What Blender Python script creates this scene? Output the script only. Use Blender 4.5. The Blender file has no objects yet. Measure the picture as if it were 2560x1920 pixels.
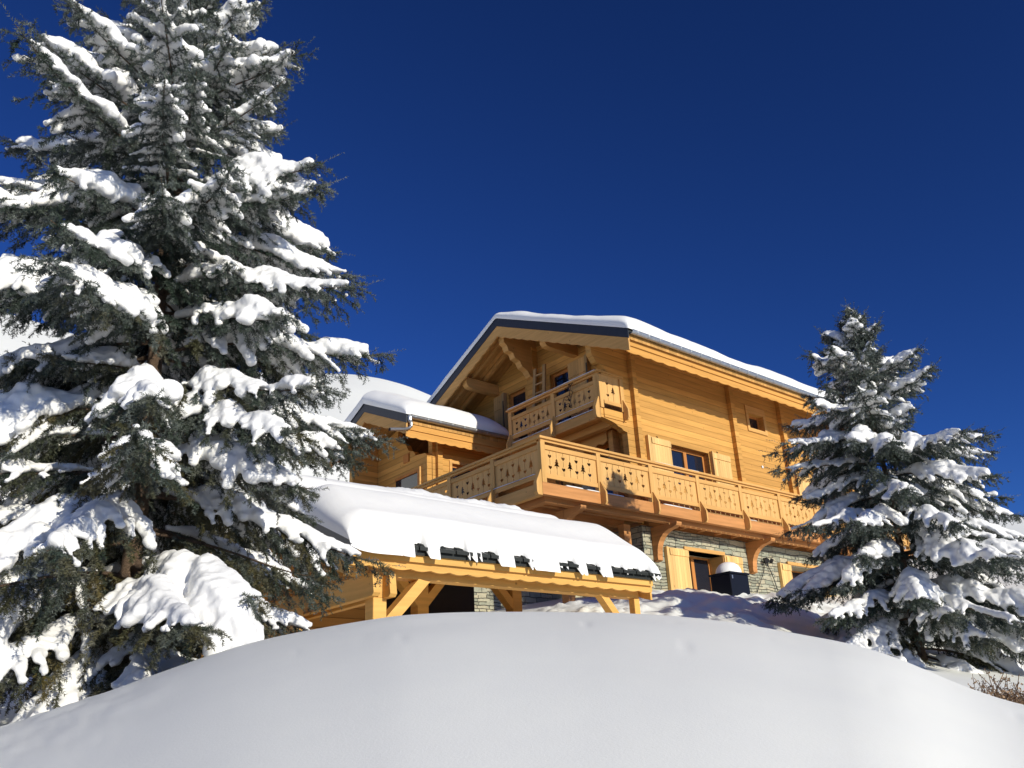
import bpy, bmesh, math, random
import numpy as np
from mathutils import Matrix, Vector

SC = bpy.context.scene
COL = SC.collection
R_ = math.radians

# ------------------------------------------------------------------ camera
cam_d = bpy.data.cameras.new("camera")
cam = bpy.data.objects.new("camera", cam_d)
COL.objects.link(cam)
cam_d.sensor_fit = 'HORIZONTAL'
cam_d.sensor_width = 36.0
cam_d.lens = 36.0 * 2200.0 / 2560.0
cam_d.clip_start = 0.05
cam_d.clip_end = 5000.0
RX = Vector((0.76506395, -0.64217174, -0.04788119))
DN = Vector((0.20702129, 0.31568311, -0.92600559))
FW = Vector((0.60976991, 0.69854107, 0.37446099))
cam.matrix_world = Matrix(((RX[0], -DN[0], -FW[0], 0), (RX[1], -DN[1], -FW[1], 0), (RX[2], -DN[2], -FW[2], 0), (0, 0, 0, 1)))
SC.camera = cam

# ------------------------------------------------------------------ light
SUN_T = 0.29            # tan(elevation) / horizontal run
SUN_A = 0.05            # sideways lean of the sun (towards +X)
to_sun = Vector((SUN_A, -1.0, SUN_T)).normalized()
sun_el = math.asin(to_sun.z)
world = bpy.data.worlds.new("World")
SC.world = world
world.use_nodes = True
wn = world.node_tree
sky = wn.nodes.new('ShaderNodeTexSky')
sky.sky_type = 'NISHITA'
sky.sun_disc = False
sky.sun_elevation = sun_el
sky.sun_rotation = math.pi - math.atan(SUN_A)
sky.altitude = 2000
sky.air_density = 1.0
sky.dust_density = 0.3
sky.ozone_density = 3.0
gam = wn.nodes.new('ShaderNodeGamma')
gam.inputs[1].default_value = 1.4
tint = wn.nodes.new('ShaderNodeMix')
tint.data_type = 'RGBA'
tint.blend_type = 'MULTIPLY'
tint.inputs[0].default_value = 1.0
tint.inputs[7].default_value = (0.235, 0.375, 0.66, 1)
bg = wn.nodes['Background']
wn.links.new(sky.outputs[0], gam.inputs[0])
wn.links.new(gam.outputs[0], tint.inputs[6])
wn.links.new(tint.outputs[2], bg.inputs[0])
bg.inputs[1].default_value = 0.085
sun_d = bpy.data.lights.new("sun", 'SUN')
sun_d.energy = 4.4
sun_d.angle = R_(0.53)
sun_d.color = (1.0, 0.945, 0.81)
sun = bpy.data.objects.new("sun", sun_d)
COL.objects.link(sun)
sun.location = (5, -30, 20)
sun.rotation_euler = (-to_sun).to_track_quat('-Z', 'Y').to_euler()
SC.view_settings.view_transform = 'Standard'
SC.view_settings.look = 'None'
SC.view_settings.exposure = 0.0
SC.view_settings.gamma = 1.0
SC.cycles.max_bounces = 8
SC.cycles.diffuse_bounces = 5
SC.cycles.transparent_max_bounces = 4

# ------------------------------------------------------------------ helpers
def smooth(a, b, x):
    t = np.clip((x - a) / (b - a), 0, 1)
    return t * t * (3 - 2 * t)

_NT = np.random.default_rng(5).random((64, 64, 64)).astype(np.float32)
def vnoise(x, y, z=0.0):
    """smooth value noise, period 64, range 0..1"""
    x, y, z = np.broadcast_arrays(np.asarray(x, float), np.asarray(y, float), np.asarray(z, float))
    xi, yi, zi = np.floor(x).astype(int), np.floor(y).astype(int), np.floor(z).astype(int)
    fx, fy, fz = x - xi, y - yi, z - zi
    fx, fy, fz = [f * f * (3 - 2 * f) for f in (fx, fy, fz)]
    g = lambda a, b, c: _NT[(xi + a) & 63, (yi + b) & 63, (zi + c) & 63]
    l = lambda a, b, f: a + (b - a) * f
    return l(l(l(g(0, 0, 0), g(1, 0, 0), fx), l(g(0, 1, 0), g(1, 1, 0), fx), fy),
             l(l(g(0, 0, 1), g(1, 0, 1), fx), l(g(0, 1, 1), g(1, 1, 1), fx), fy), fz)

def fbm(x, y, z=0.0, o=4):
    s, a, f = 0, .5, 1.0
    for i in range(o):
        s = s + a * (vnoise(x * f + 7.3 * i, y * f + 3.1 * i, z * f + 1.7 * i) - .5)
        a *= .5
        f *= 2.03
    return s

def np_mesh(name, V, F, mat=None, smooth_shade=False):
    """V (n,3), F (m,k) all faces with k corners"""
    me = bpy.data.meshes.new(name)
    V = np.asarray(V, np.float32)
    F = np.asarray(F, np.int32)
    n, (m, k) = len(V), F.shape
    me.vertices.add(n)
    me.vertices.foreach_set('co', V.ravel())
    me.loops.add(m * k)
    me.loops.foreach_set('vertex_index', F.ravel())
    me.polygons.add(m)
    me.polygons.foreach_set('loop_start', np.arange(0, m * k, k, dtype=np.int32))
    me.polygons.foreach_set('loop_total', np.full(m, k, np.int32))
    me.polygons.foreach_set('use_smooth', np.full(m, smooth_shade))
    me.update(calc_edges=True)
    if mat: me.materials.append(mat)
    return me

def link(name, me, parent=None):
    o = bpy.data.objects.new(name, me)
    COL.objects.link(o)
    if parent is not None:
        o.parent = parent
        base = Vector((0, 0, 0))
        p = parent
        while p is not None:
            base += p.location
            p = p.parent
        if me is not None and base.length > 0:
            me.transform(Matrix.Translation(-base))
    return o

def tag(o, label=None, cat=None, group=None, kind=None):
    if label: o['label'] = label
    if cat: o['category'] = cat
    if group: o['group'] = group
    if kind: o['kind'] = kind
    return o

def thing(name, label, cat, loc):
    o = bpy.data.objects.new(name, None)
    COL.objects.link(o)
    o.location = loc
    o.empty_display_size = .2
    return tag(o, label, cat)

class MB:
    """collects solids (world coordinates), builds one mesh"""
    def __init__(s): s.v = []; s.f = []
    def add(s, V, F):
        b = len(s.v)
        s.v += [tuple(map(float, p)) for p in V]
        s.f += [tuple(i + b for i in f) for f in F]
        return s
    def box(s, x0, x1, y0, y1, z0, z1):
        x0, x1 = sorted((x0, x1)); y0, y1 = sorted((y0, y1)); z0, z1 = sorted((z0, z1))
        V = [(x, y, z) for z in (z0, z1) for y in (y0, y1) for x in (x0, x1)]
        return s.add(V, [(0, 2, 3, 1), (4, 5, 7, 6), (0, 1, 5, 4), (2, 6, 7, 3), (0, 4, 6, 2), (1, 3, 7, 5)])
    def prism(s, poly, axis, a0, a1):
        """poly: 2D points in the two other axes (order x,y,z without axis)"""
        n = len(poly)
        area = sum(poly[i][0] * poly[(i + 1) % n][1] - poly[(i + 1) % n][0] * poly[i][1] for i in range(n))
        if area < 0: poly = poly[::-1]
        def P(p, a):
            return {0: (a, p[0], p[1]), 1: (p[0], a, p[1]), 2: (p[0], p[1], a)}[axis]
        a0, a1 = sorted((a0, a1))
        V = [P(p, a0) for p in poly] + [P(p, a1) for p in poly]
        flip = axis == 1
        F = []
        lo, hi = tuple(range(n)), tuple(range(n, 2 * n))
        if not flip:
            F = [lo[::-1], hi] + [(i, (i + 1) % n, n + (i + 1) % n, n + i) for i in range(n)]
        else:
            F = [lo, hi[::-1]] + [(n + i, n + (i + 1) % n, (i + 1) % n, i) for i in range(n)]
        return s.add(V, F)
    def beam(s, p, q, w, h, up=(0, 0, 1)):
        """rectangular bar from p to q, w across, h along 'up'"""
        p, q, up = Vector(p), Vector(q), Vector(up)
        d = (q - p).normalized()
        a = d.cross(up).normalized() * (w / 2)
        b = a.cross(d).normalized() * (h / 2)
        V = [c + i * a + j * b for c in (p, q) for j in (-1, 1) for i in (-1, 1)]
        return s.add(V, [(0, 2, 3, 1), (4, 5, 7, 6), (0, 1, 5, 4), (2, 6, 7, 3), (0, 4, 6, 2), (1, 3, 7, 5)])
    def tube(s, pts, r, n=8, closed_ends=True):
        pts = [Vector(p) for p in pts]
        rs = r if isinstance(r, (list, tuple)) else [r] * len(pts)
        V = []
        prev = None
        for i, p in enumerate(pts):
            d = (pts[min(i + 1, len(pts) - 1)] - pts[max(i - 1, 0)]).normalized()
            a = d.cross(Vector((0, 0, 1)))
            if a.length < 1e-3: a = d.cross(Vector((1, 0, 0)))
            if prev is not None:
                a = prev - d * prev.dot(d)
            a.normalize(); prev = a
            b = d.cross(a)
            for k in range(n):
                t = 2 * math.pi * k / n
                V.append(p + (math.cos(t) * a + math.sin(t) * b) * float(rs[i]))
        F = []
        for i in range(len(pts) - 1):
            for k in range(n):
                F.append((i * n + k, i * n + (k + 1) % n, (i + 1) * n + (k + 1) % n, (i + 1) * n + k))
        if closed_ends:
            F.append(tuple(range(n))[::-1]); F.append(tuple(range((len(pts) - 1) * n, len(pts) * n)))
        return s.add(V, F)
    def build(s, name, mat, parent=None, shade=False, label=None, bevel=0):
        me = bpy.data.meshes.new(name)
        me.from_pydata(s.v, [], s.f)
        me.update()
        if shade:
            me.polygons.foreach_set('use_smooth', np.full(len(me.polygons), True))
        me.materials.append(mat)
        o = link(name, me, parent)
        if label: o['label'] = label
        if bevel:
            m = o.modifiers.new('bevel', 'BEVEL'); m.width = bevel; m.segments = 1; m.limit_method = 'ANGLE'
        return o

# ------------------------------------------------------------------ materials
def new_mat(name):
    m = bpy.data.materials.new(name)
    m.use_nodes = True
    nt = m.node_tree
    b = nt.nodes['Principled BSDF']
    return m, nt, b

class NB:
    """small node helper"""
    def __init__(s, nt): s.nt = nt
    def n(s, t, **kw):
        x = s.nt.nodes.new(t)
        for k, v in kw.items(): setattr(x, k, v)
        return x
    def put(s, sock, v):
        if hasattr(v, 'default_value') or hasattr(v, 'is_linked'): s.nt.links.new(v, sock)
        else: sock.default_value = v
    def math(s, op, a, b=0.0, c=None):
        x = s.n('ShaderNodeMath', operation=op)
        s.put(x.inputs[0], a); s.put(x.inputs[1], b)
        if c is not None: s.put(x.inputs[2], c)
        return x.outputs[0]
    def mix(s, f, a, b, mode='MIX'):
        x = s.n('ShaderNodeMix', data_type='RGBA', blend_type=mode)
        s.put(x.inputs[0], f); s.put(x.inputs[6], a); s.put(x.inputs[7], b)
        return x.outputs[2]
    def pos(s): return s.n('ShaderNodeNewGeometry').outputs['Position']
    def mapping(s, vec, scale=(1, 1, 1), rot=(0, 0, 0), loc=(0, 0, 0)):
        x = s.n('ShaderNodeMapping')
        s.put(x.inputs[0], vec); x.inputs['Scale'].default_value = scale; x.inputs['Rotation'].default_value = rot
        x.inputs['Location'].default_value = loc
        return x.outputs[0]
    def noise(s, vec, scale, detail=3, rough=.55):
        x = s.n('ShaderNodeTexNoise')
        s.put(x.inputs['Vector'], vec); x.inputs['Scale'].default_value = scale
        x.inputs['Detail'].default_value = detail; x.inputs['Roughness'].default_value = rough
        return x.outputs['Fac']
    def ramp(s, f, a, b, lo=0.0, hi=1.0):
        x = s.n('ShaderNodeMapRange')
        s.put(x.inputs[0], f); x.inputs[1].default_value = a; x.inputs[2].default_value = b
        x.inputs[3].default_value = lo; x.inputs[4].default_value = hi
        return x.outputs[0]
    def bump(s, h, strength, dist, normal=None):
        x = s.n('ShaderNodeBump')
        x.inputs['Strength'].default_value = strength; x.inputs['Distance'].default_value = dist
        s.put(x.inputs['Height'], h)
        if normal is not None: s.put(x.inputs['Normal'], normal)
        return x.outputs[0]

def wood(name, col, plank=None, axis=2, grain=0, var=.16, rough=.62, knots=True, dark=.55):
    """procedural timber. grain: axis the fibres run along; plank: board pitch along 'axis'"""
    m, nt, b = new_mat(name)
    N = NB(nt)
    p = N.pos()
    sep = N.n('ShaderNodeSeparateXYZ'); nt.links.new(p, sep.inputs[0])
    sc = [14.0, 14.0, 14.0]
    if grain == 3:   # any horizontal direction
        sc = [1.1, 1.1, 14.0]
    else:
        sc[grain] = 0.8
    off = p
    pid = None
    if plank:
        q = N.math('DIVIDE', sep.outputs[axis], plank)
        pid = N.math('FLOOR', q)
        fr = N.math('SUBTRACT', q, pid)
        wn_ = N.n('ShaderNodeTexWhiteNoise', noise_dimensions='1D'); nt.links.new(pid, wn_.inputs['W'])
        cmb = N.n('ShaderNodeCombineXYZ')
        for k in range(3): N.put(cmb.inputs[k], N.math('MULTIPLY', wn_.outputs[0], 5.0 + 3 * k))
        va = N.n('ShaderNodeVectorMath', operation='ADD'); nt.links.new(p, va.inputs[0]); nt.links.new(cmb.outputs[0], va.inputs[1])
        off = va.outputs[0]
    g1 = N.noise(N.mapping(off, sc), 1.0, 5, .62)
    g2 = N.noise(N.mapping(off, [s * .25 for s in sc]), 1.0, 2)
    f = N.math('ADD', N.math('MULTIPLY', g1, .6), N.math('MULTIPLY', g2, .5))
    c0 = [c * (1 - var * 1.3) for c in col]
    c1 = [min(1, c * (1 + var)) for c in col]
    c0[2] *= .9
    colr = N.mix(N.ramp(f, .35, .75), (*c0, 1), (*c1, 1))
    if pid is not None:
        colr = N.mix(1.0, colr, N.mix(wn_.outputs[0], (.8, .79, .76, 1), (1.12, 1.11, 1.09, 1)), 'MULTIPLY')
    if knots:
        vo = N.n('ShaderNodeTexVoronoi', feature='F1')
        ks = [3.2, 3.2, 3.2]
        if grain < 3: ks[grain] = 1.6
        N.put(vo.inputs['Vector'], N.mapping(off, ks)); vo.inputs['Scale'].default_value = 1.0
        kn = N.ramp(vo.outputs['Distance'], .03, .085, .75, 0.0)
        colr = N.mix(kn, colr, (col[0] * .3, col[1] * .24, col[2] * .2, 1))
    h = g1
    if pid is not None:
        edge = N.math('MINIMUM', fr, N.math('SUBTRACT', 1.0, fr))
        gr = N.ramp(edge, .0, .05, 1.0, 0.0)
        colr = N.mix(N.math('MULTIPLY', gr, dark), colr, (col[0] * .3, col[1] * .25, col[2] * .2, 1))
        h = N.math('SUBTRACT', N.math('MULTIPLY', g1, .15), gr)
        nt.links.new(N.bump(h, .8, .012), b.inputs['Normal'])
    else:
        nt.links.new(N.bump(h, .25, .004), b.inputs['Normal'])
    nt.links.new(colr, b.inputs['Base Color'])
    b.inputs['Roughness'].default_value = rough
    b.inputs['Specular IOR Level'].default_value = .25
    return m

def plain(name, col, rough=.5, metal=0.0, spec=.4, var=.12, scale=8):
    m, nt, b = new_mat(name)
    N = NB(nt)
    f = N.noise(N.pos(), scale, 4)
    c = N.mix(N.ramp(f, .3, .7), (*[x * (1 - var) for x in col], 1), (*[min(1, x * (1 + var)) for x in col], 1))
    nt.links.new(c, b.inputs['Base Color'])
    b.inputs['Roughness'].default_value = rough
    b.inputs['Metallic'].default_value = metal
    b.inputs['Specular IOR Level'].default_value = spec
    return m

def snow_mat(name, fine=60.0, coarse=4.0, cs=.15, col=(.89, .885, .855)):
    m, nt, b = new_mat(name)
    N = NB(nt)
    p = N.pos()
    a = N.noise(p, fine, 3, .7)
    c = N.noise(p, coarse, 4, .6)
    n1 = N.bump(c, cs, .05)
    n2 = N.bump(a, .18, .006, n1)
    nt.links.new(n2, b.inputs['Normal'])
    nt.links.new(N.mix(N.ramp(c, .3, .7), (col[0] * .97, col[1] * .97, col[2] * .98, 1), (*col, 1)), b.inputs['Base Color'])
    b.inputs['Roughness'].default_value = .6
    b.inputs['Specular IOR Level'].default_value = .2
    return m

M = {}
WOODC = (.62, .325, .085)
M['log_x'] = wood('log_wall_wood', WOODC, .19, 2, 3)
M['soffit'] = wood('soffit_wood', (.56, .30, .09), .16, 0, 1, knots=False)
M['trim'] = wood('trim_wood', (.62, .34, .11), None, 2, 3)
M['trim_z'] = wood('post_wood', (.64, .36, .12), None, 2, 2)
M['fascia'] = wood('fascia_wood', (.62, .31, .075), None, 2, 0)
M['deckbeam'] = wood('deck_beam_wood', (.52, .235, .08), None, 2, 3, var=.22)
M['panel'] = wood('panel_wood', (.66, .38, .135), None, 2, 2, var=.1)
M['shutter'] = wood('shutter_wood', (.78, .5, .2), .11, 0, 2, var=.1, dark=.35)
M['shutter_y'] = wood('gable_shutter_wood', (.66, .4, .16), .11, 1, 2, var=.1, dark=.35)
M['frame'] = wood('window_frame_wood', (.5, .2, .05), None, 2, 2, knots=False)
M['carport'] = wood('carport_wood', (.68, .38, .105), None, 2, 3)
M['grey_wood'] = wood('weathered_wood', (.44, .28, .13), None, 2, 2, knots=False)
M['anthracite'] = plain('anthracite_metal', (.022, .026, .034), .45, 0, .5)
M['zinc'] = plain('zinc_metal', (.42, .44, .46), .38, .85, .5, .15, 12)
M['black'] = plain('black_plastic', (.012, .012, .013), .5)
M['tile'] = plain('dark_roof_tile', (.011, .014, .012), .6)
M['bluebox'] = plain('blue_black_metal', (.0025, .004, .011), .5, 0, .2)
M['white'] = plain('white_plastic', (.75, .75, .72), .5)
M['iron'] = plain('brown_iron', (.05, .028, .016), .6)
M['snow'] = snow_mat('snow')
M['snow_field'] = snow_mat('snow_field', 90.0, 1.6, .06, (.935, .94, .875))
M['snow_tree'] = snow_mat('tree_snow', 45.0, 9.0, .22)
M['glass'], _nt, _b = new_mat('window_glass')
_b.inputs['Base Color'].default_value = (.012, .016, .026, 1)
_b.inputs['Roughness'].default_value = .04
_b.inputs['Specular IOR Level'].default_value = .7
M['lace'] = plain('lace_curtain', (.5, .5, .48), .9, 0, .1, .35, 60)

def stone_mat():
    m, nt, b = new_mat('schist_stone')
    N = NB(nt)
    p = N.pos()
    sep = N.n('ShaderNodeSeparateXYZ'); nt.links.new(p, sep.inputs[0])
    u = N.math('ADD', sep.outputs[0], sep.outputs[1])
    dn = N.noise(N.mapping(p, (1.6, 1.6, 2.2)), 1.0, 2)
    dn2 = N.noise(N.mapping(p, (5, 5, 6), loc=(3, 1, 7)), 1.0, 2)
    v = N.math('ADD', sep.outputs[2], N.math('ADD', N.math('MULTIPLY', N.math('SUBTRACT', dn, .5), .1), N.math('MULTIPLY', N.math('SUBTRACT', dn2, .5), .045)))
    uu = N.math('ADD', u, N.math('MULTIPLY', N.math('SUBTRACT', dn2, .5), .12))
    def layer(bw, rh, off, sq, sqf):
        cmb = N.n('ShaderNodeCombineXYZ'); N.put(cmb.inputs[0], uu); N.put(cmb.inputs[1], v)
        br = N.n('ShaderNodeTexBrick', offset=off, squash=sq, squash_frequency=sqf)
        nt.links.new(cmb.outputs[0], br.inputs['Vector'])
        br.inputs['Color1'].default_value = (0, 0, 0, 1); br.inputs['Color2'].default_value = (1, 1, 1, 1)
        br.inputs['Mortar'].default_value = (0, 0, 0, 1)
        br.inputs['Scale'].default_value = 1.0
        br.inputs['Mortar Size'].default_value = .009; br.inputs['Mortar Smooth'].default_value = .3
        br.inputs['Brick Width'].default_value = bw; br.inputs['Row Height'].default_value = rh
        return br
    A = layer(.4, .15, .43, 1.8, 3)
    B = layer(.25, .085, .37, 1.6, 2)
    sel = N.math('GREATER_THAN', N.noise(N.mapping(p, (.9, .9, 1.6), loc=(9, 2, 4)), 1.0, 1), .52)
    tone = N.mix(sel, A.outputs['Color'], B.outputs['Color'])
    mort = N.math('ADD', N.math('MULTIPLY', A.outputs['Fac'], N.math('SUBTRACT', 1.0, sel)), N.math('MULTIPLY', B.outputs['Fac'], sel))
    cr = N.n('ShaderNodeValToRGB')
    cr.color_ramp.elements[0].color = (.25, .25, .19, 1)
    cr.color_ramp.elements[1].color = (.48, .43, .3, 1)
    e = cr.color_ramp.elements.new(.35); e.color = (.31, .325, .25, 1)
    e = cr.color_ramp.elements.new(.7); e.color = (.41, .4, .3, 1)
    nt.links.new(tone, cr.inputs[0])
    fine = N.noise(N.mapping(p, (6, 6, 16)), 1.0, 5, .65)
    c = N.mix(1.0, cr.outputs[0], N.mix(N.ramp(fine, .3, .7), (.72, .72, .74, 1), (1.12, 1.1, 1.05, 1)), 'MULTIPLY')
    c = N.mix(mort, c, (.045, .04, .032, 1))
    nt.links.new(c, b.inputs['Base Color'])
    h = N.math('SUBTRACT', N.math('ADD', N.math('MULTIPLY', fine, .35), N.math('MULTIPLY', N.ramp(tone, 0, 1), .35)), N.math('MULTIPLY', mort, 1.2))
    nt.links.new(N.bump(h, .9, .03), b.inputs['Normal'])
    b.inputs['Roughness'].default_value = .85
    b.inputs['Specular IOR Level'].default_value = .2
    return m
M['stone'] = stone_mat()

def bark_mat():
    m, nt, b = new_mat('spruce_bark')
    N = NB(nt)
    p = N.pos()
    vo = N.n('ShaderNodeTexVoronoi', feature='DISTANCE_TO_EDGE')
    N.put(vo.inputs['Vector'], N.mapping(p, (34, 34, 16)))
    cr = N.ramp(vo.outputs['Distance'], .0, .22)
    f = N.noise(N.mapping(p, (20, 20, 8)), 1.0, 4)
    c = N.mix(cr, (.035, .02, .012, 1), N.mix(f, (.2, .12, .07, 1), (.34, .23, .15, 1)))
    nt.links.new(c, b.inputs['Base Color'])
    nt.links.new(N.bump(cr, .9, .012), b.inputs['Normal'])
    b.inputs['Roughness'].default_value = .9
    return m
M['bark'] = bark_mat()

def needle_mat():
    m, nt, b = new_mat('spruce_needles')
    N = NB(nt)
    at = N.n('ShaderNodeAttribute', attribute_name='frost')
    wt = N.n('ShaderNodeAttribute', attribute_name='warm')
    g = N.mix(wt.outputs['Fac'], (.027, .043, .028, 1), (.11, .085, .024, 1))
    c = N.mix(at.outputs['Fac'], g, (.5, .525, .5, 1))
    nt.links.new(c, b.inputs['Base Color'])
    b.inputs['Roughness'].default_value = .55
    b.inputs['Specular IOR Level'].default_value = .25
    return m
M['needle'] = needle_mat()

# ------------------------------------------------------------------ terrain
_AZ = np.array([-181, -90, -30, 0, 15, 21.3, 23.6, 25.4, 27.9, 31.3, 36.7, 41.6, 45.3, 49.6, 54.7, 58.5, 60.9, 64, 69, 72.7, 76.6, 78.4, 85, 100, 181.])
_EL = np.array([-.10, -.12, -.08, -.05, -.02, .006, .021, .042, .0675, .084, .109, .122, .1273, .132, .1347, .131, .1223, .1164, .0918, .0655, .043, .029, 0., -.06, -.10])
_HAZ = np.array([-181, -120, -60, -20, 0, 15, 19, 21.2, 30, 45, 54.6, 57.6, 59, 60.6, 67.5, 72.5, 76.7, 82, 100, 140, 181.])
_HT = np.array([.0, .0, .0, .02, .08, .155, .175, .195, .22, .3, .394, .4166, .4237, .4204, .4158, .4195, .436, .457, .45, .15, .0])
MD = 6.6
_CP = np.array([
    (2.5, 8.12, .42), (0, 9, -.1), (-3, 9, -.6), (5, 9, .75), (6.5, 10.5, .95), (9, 10.5, 1.2), (11.8, 10.5, 1.62),
    (6, 14, 1.2), (9, 14, 1.6), (12, 14, 2.2), (13, 11.5, 2.1), (15, 12.5, 2.62), (17, 13, 2.92), (18.5, 13.2, 3.05),
    (18.4, 15.3, 3.38), (19.5, 15.3, 3.45), (22, 15.3, 3.53), (23.4, 15.3, 3.38), (25, 15, 3.4), (29, 15, 3.4), (31, 17, 3.5),
    (20, 12, 2.75), (22, 12, 2.8), (16.2, 7.8, .95), (13, 8, 1.05), (12, 6, .4), (18, 6, .6), (22, 7, 1.4), (27, 9, 2.4),
    (20, 3, .2), (25, 4, 1.0), (-2, 14, .6), (0, 20, 2), (4, 18, 1.8), (5, 25, 3), (8, 20, 2), (12, 24, 3.5), (18, 26, 5),
    (8, 2, -.2), (12, 0, -.6), (0, 0, -1.2), (-8, 0, -2), (0, -10, -2), (12, -10, -2), (-8, 12, -.8), (28, 0, -.2), (-10, 22, 1.5), (32, 24, 5)], float)
def _tps_fit(P):
    n = len(P)
    d = np.hypot(P[:, None, 0] - P[None, :, 0], P[:, None, 1] - P[None, :, 1])
    K = np.where(d > 0, d * d * np.log(np.maximum(d, 1e-9)), 0) + np.eye(n) * .5
    A = np.zeros((n + 3, n + 3)); A[:n, :n] = K
    A[:n, n] = 1; A[:n, n + 1:] = P[:, :2]; A[n, :n] = 1; A[n + 1:, :n] = P[:, :2].T
    return np.linalg.solve(A, np.concatenate([P[:, 2], np.zeros(3)]))
_TW = _tps_fit(_CP)
def base_h(x, y):
    x = np.asarray(x, float); y = np.asarray(y, float)
    z = _TW[-3] + _TW[-2] * x + _TW[-1] * y
    for (px, py, _), w in zip(_CP, _TW[:-3]):
        d2 = (x - px) ** 2 + (y - py) ** 2
        z = z + w * .5 * d2 * np.log(np.maximum(d2, 1e-12))
    return z
def ground_h(x, y):
    x = np.asarray(x, float); y = np.asarray(y, float)
    r = np.hypot(x, y)
    az = np.degrees(np.arctan2(y, x))
    k = np.linspace(-2, 2, 9)
    E = sum(np.interp(az + d * 1.2, _AZ, _EL) for d in k) / len(k)
    T = sum(np.interp(az + d * 1.5, _HAZ, _HT) for d in k) / len(k)
    zm = E * r - 1.4 * np.clip(1 - r / MD, 0, 1) ** 2 - .12 * np.clip(r - MD, 0, None) ** 2
    zb = base_h(np.clip(x, -14, 34), np.clip(y, -12, 27))
    Rh = 85 + 10 * np.sin(R_(1) * az * 3)
    c = (25 * T - 3) / .5
    u = np.clip(1 - r / Rh, 0, 1)
    zh = T * r - c * u ** 2
    over = np.clip(r - Rh, 0, None)
    zh = np.where(r > Rh, T * Rh + T * over - .004 * over ** 2 - .3 * over * np.clip(over / 60, 0, 1), zh)
    zh = np.maximum(zh, -8)
    w = smooth(24, 42, r)
    z = zb * (1 - w) + zh * w
    w2 = smooth(MD + .1, MD + 2.4, r)
    z = zm * (1 - w2) + z * w2
    # soft wind undulation on the near mound, rough thrown snow below the house
    z = z + .075 * fbm(x * .55, y * .55, 2.0, 3) * smooth(2, 5, r) * (1 - smooth(5.6, 6.6, r) * (1 - smooth(7.5, 10, r)))
    near = smooth(3.6, 5, r) * (1 - smooth(6.8, 7.6, r))
    z = z - near * .045 * np.clip(vnoise(x * 10.5, y * 10.5, 1.5) - .78, 0, 1) + near * smooth(69, 75, az) * .09 * np.abs(fbm(x * 4, y * 4, 3.0, 4))
    rough = smooth(10.5, 12.5, x) * smooth(9.3, 10.6, y) * (1 - smooth(14.9, 15.2, y)) * (1 - smooth(22, 26, x))
    q = fbm(x * 1.1, y * 1.1, 4.0, 5)
    q2 = np.abs(fbm(x * 2.6, y * 2.6, 8.0, 4))
    z = z + rough * (.34 * q + .42 * q2 - .05)
    z = z + .9 * fbm(x * .045, y * .045, 6.0, 4) * smooth(35, 60, r) * np.clip(np.abs(r / Rh - 1) * 4 + .25, 0, 1)
    return z

def build_ground():
    azs = np.unique(np.concatenate([np.arange(-180, 8, 4.), np.arange(8, 18, 1.), np.arange(18, 84, .22), np.arange(84, 100, 1.), np.arange(100, 180, 4.)]))
    rs = np.concatenate([np.linspace(.3, 6, 40), np.arange(6.1, 9.5, .1), np.arange(9.5, 24, .085), np.geomspace(24, 700, 90)])
    A, Rr = np.meshgrid(R_(1) * azs, rs, indexing='ij')
    X, Y = Rr * np.cos(A), Rr * np.sin(A)
    Z = ground_h(X, Y)
    na, nr = X.shape
    V = np.stack([X, Y, Z], -1).reshape(-1, 3)
    i = np.arange(na)[:, None]; j = np.arange(nr - 1)[None, :]
    i2 = (i + 1) % na
    F = np.stack([i * nr + j, i * nr + j + 1, i2 * nr + j + 1, i2 * nr + j], -1).reshape(-1, 4)
    me = np_mesh('snow_ground', V, F, M['snow_field'], True)
    o = link('snow_ground', me)
    tag(o, kind='structure')
build_ground()

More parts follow.
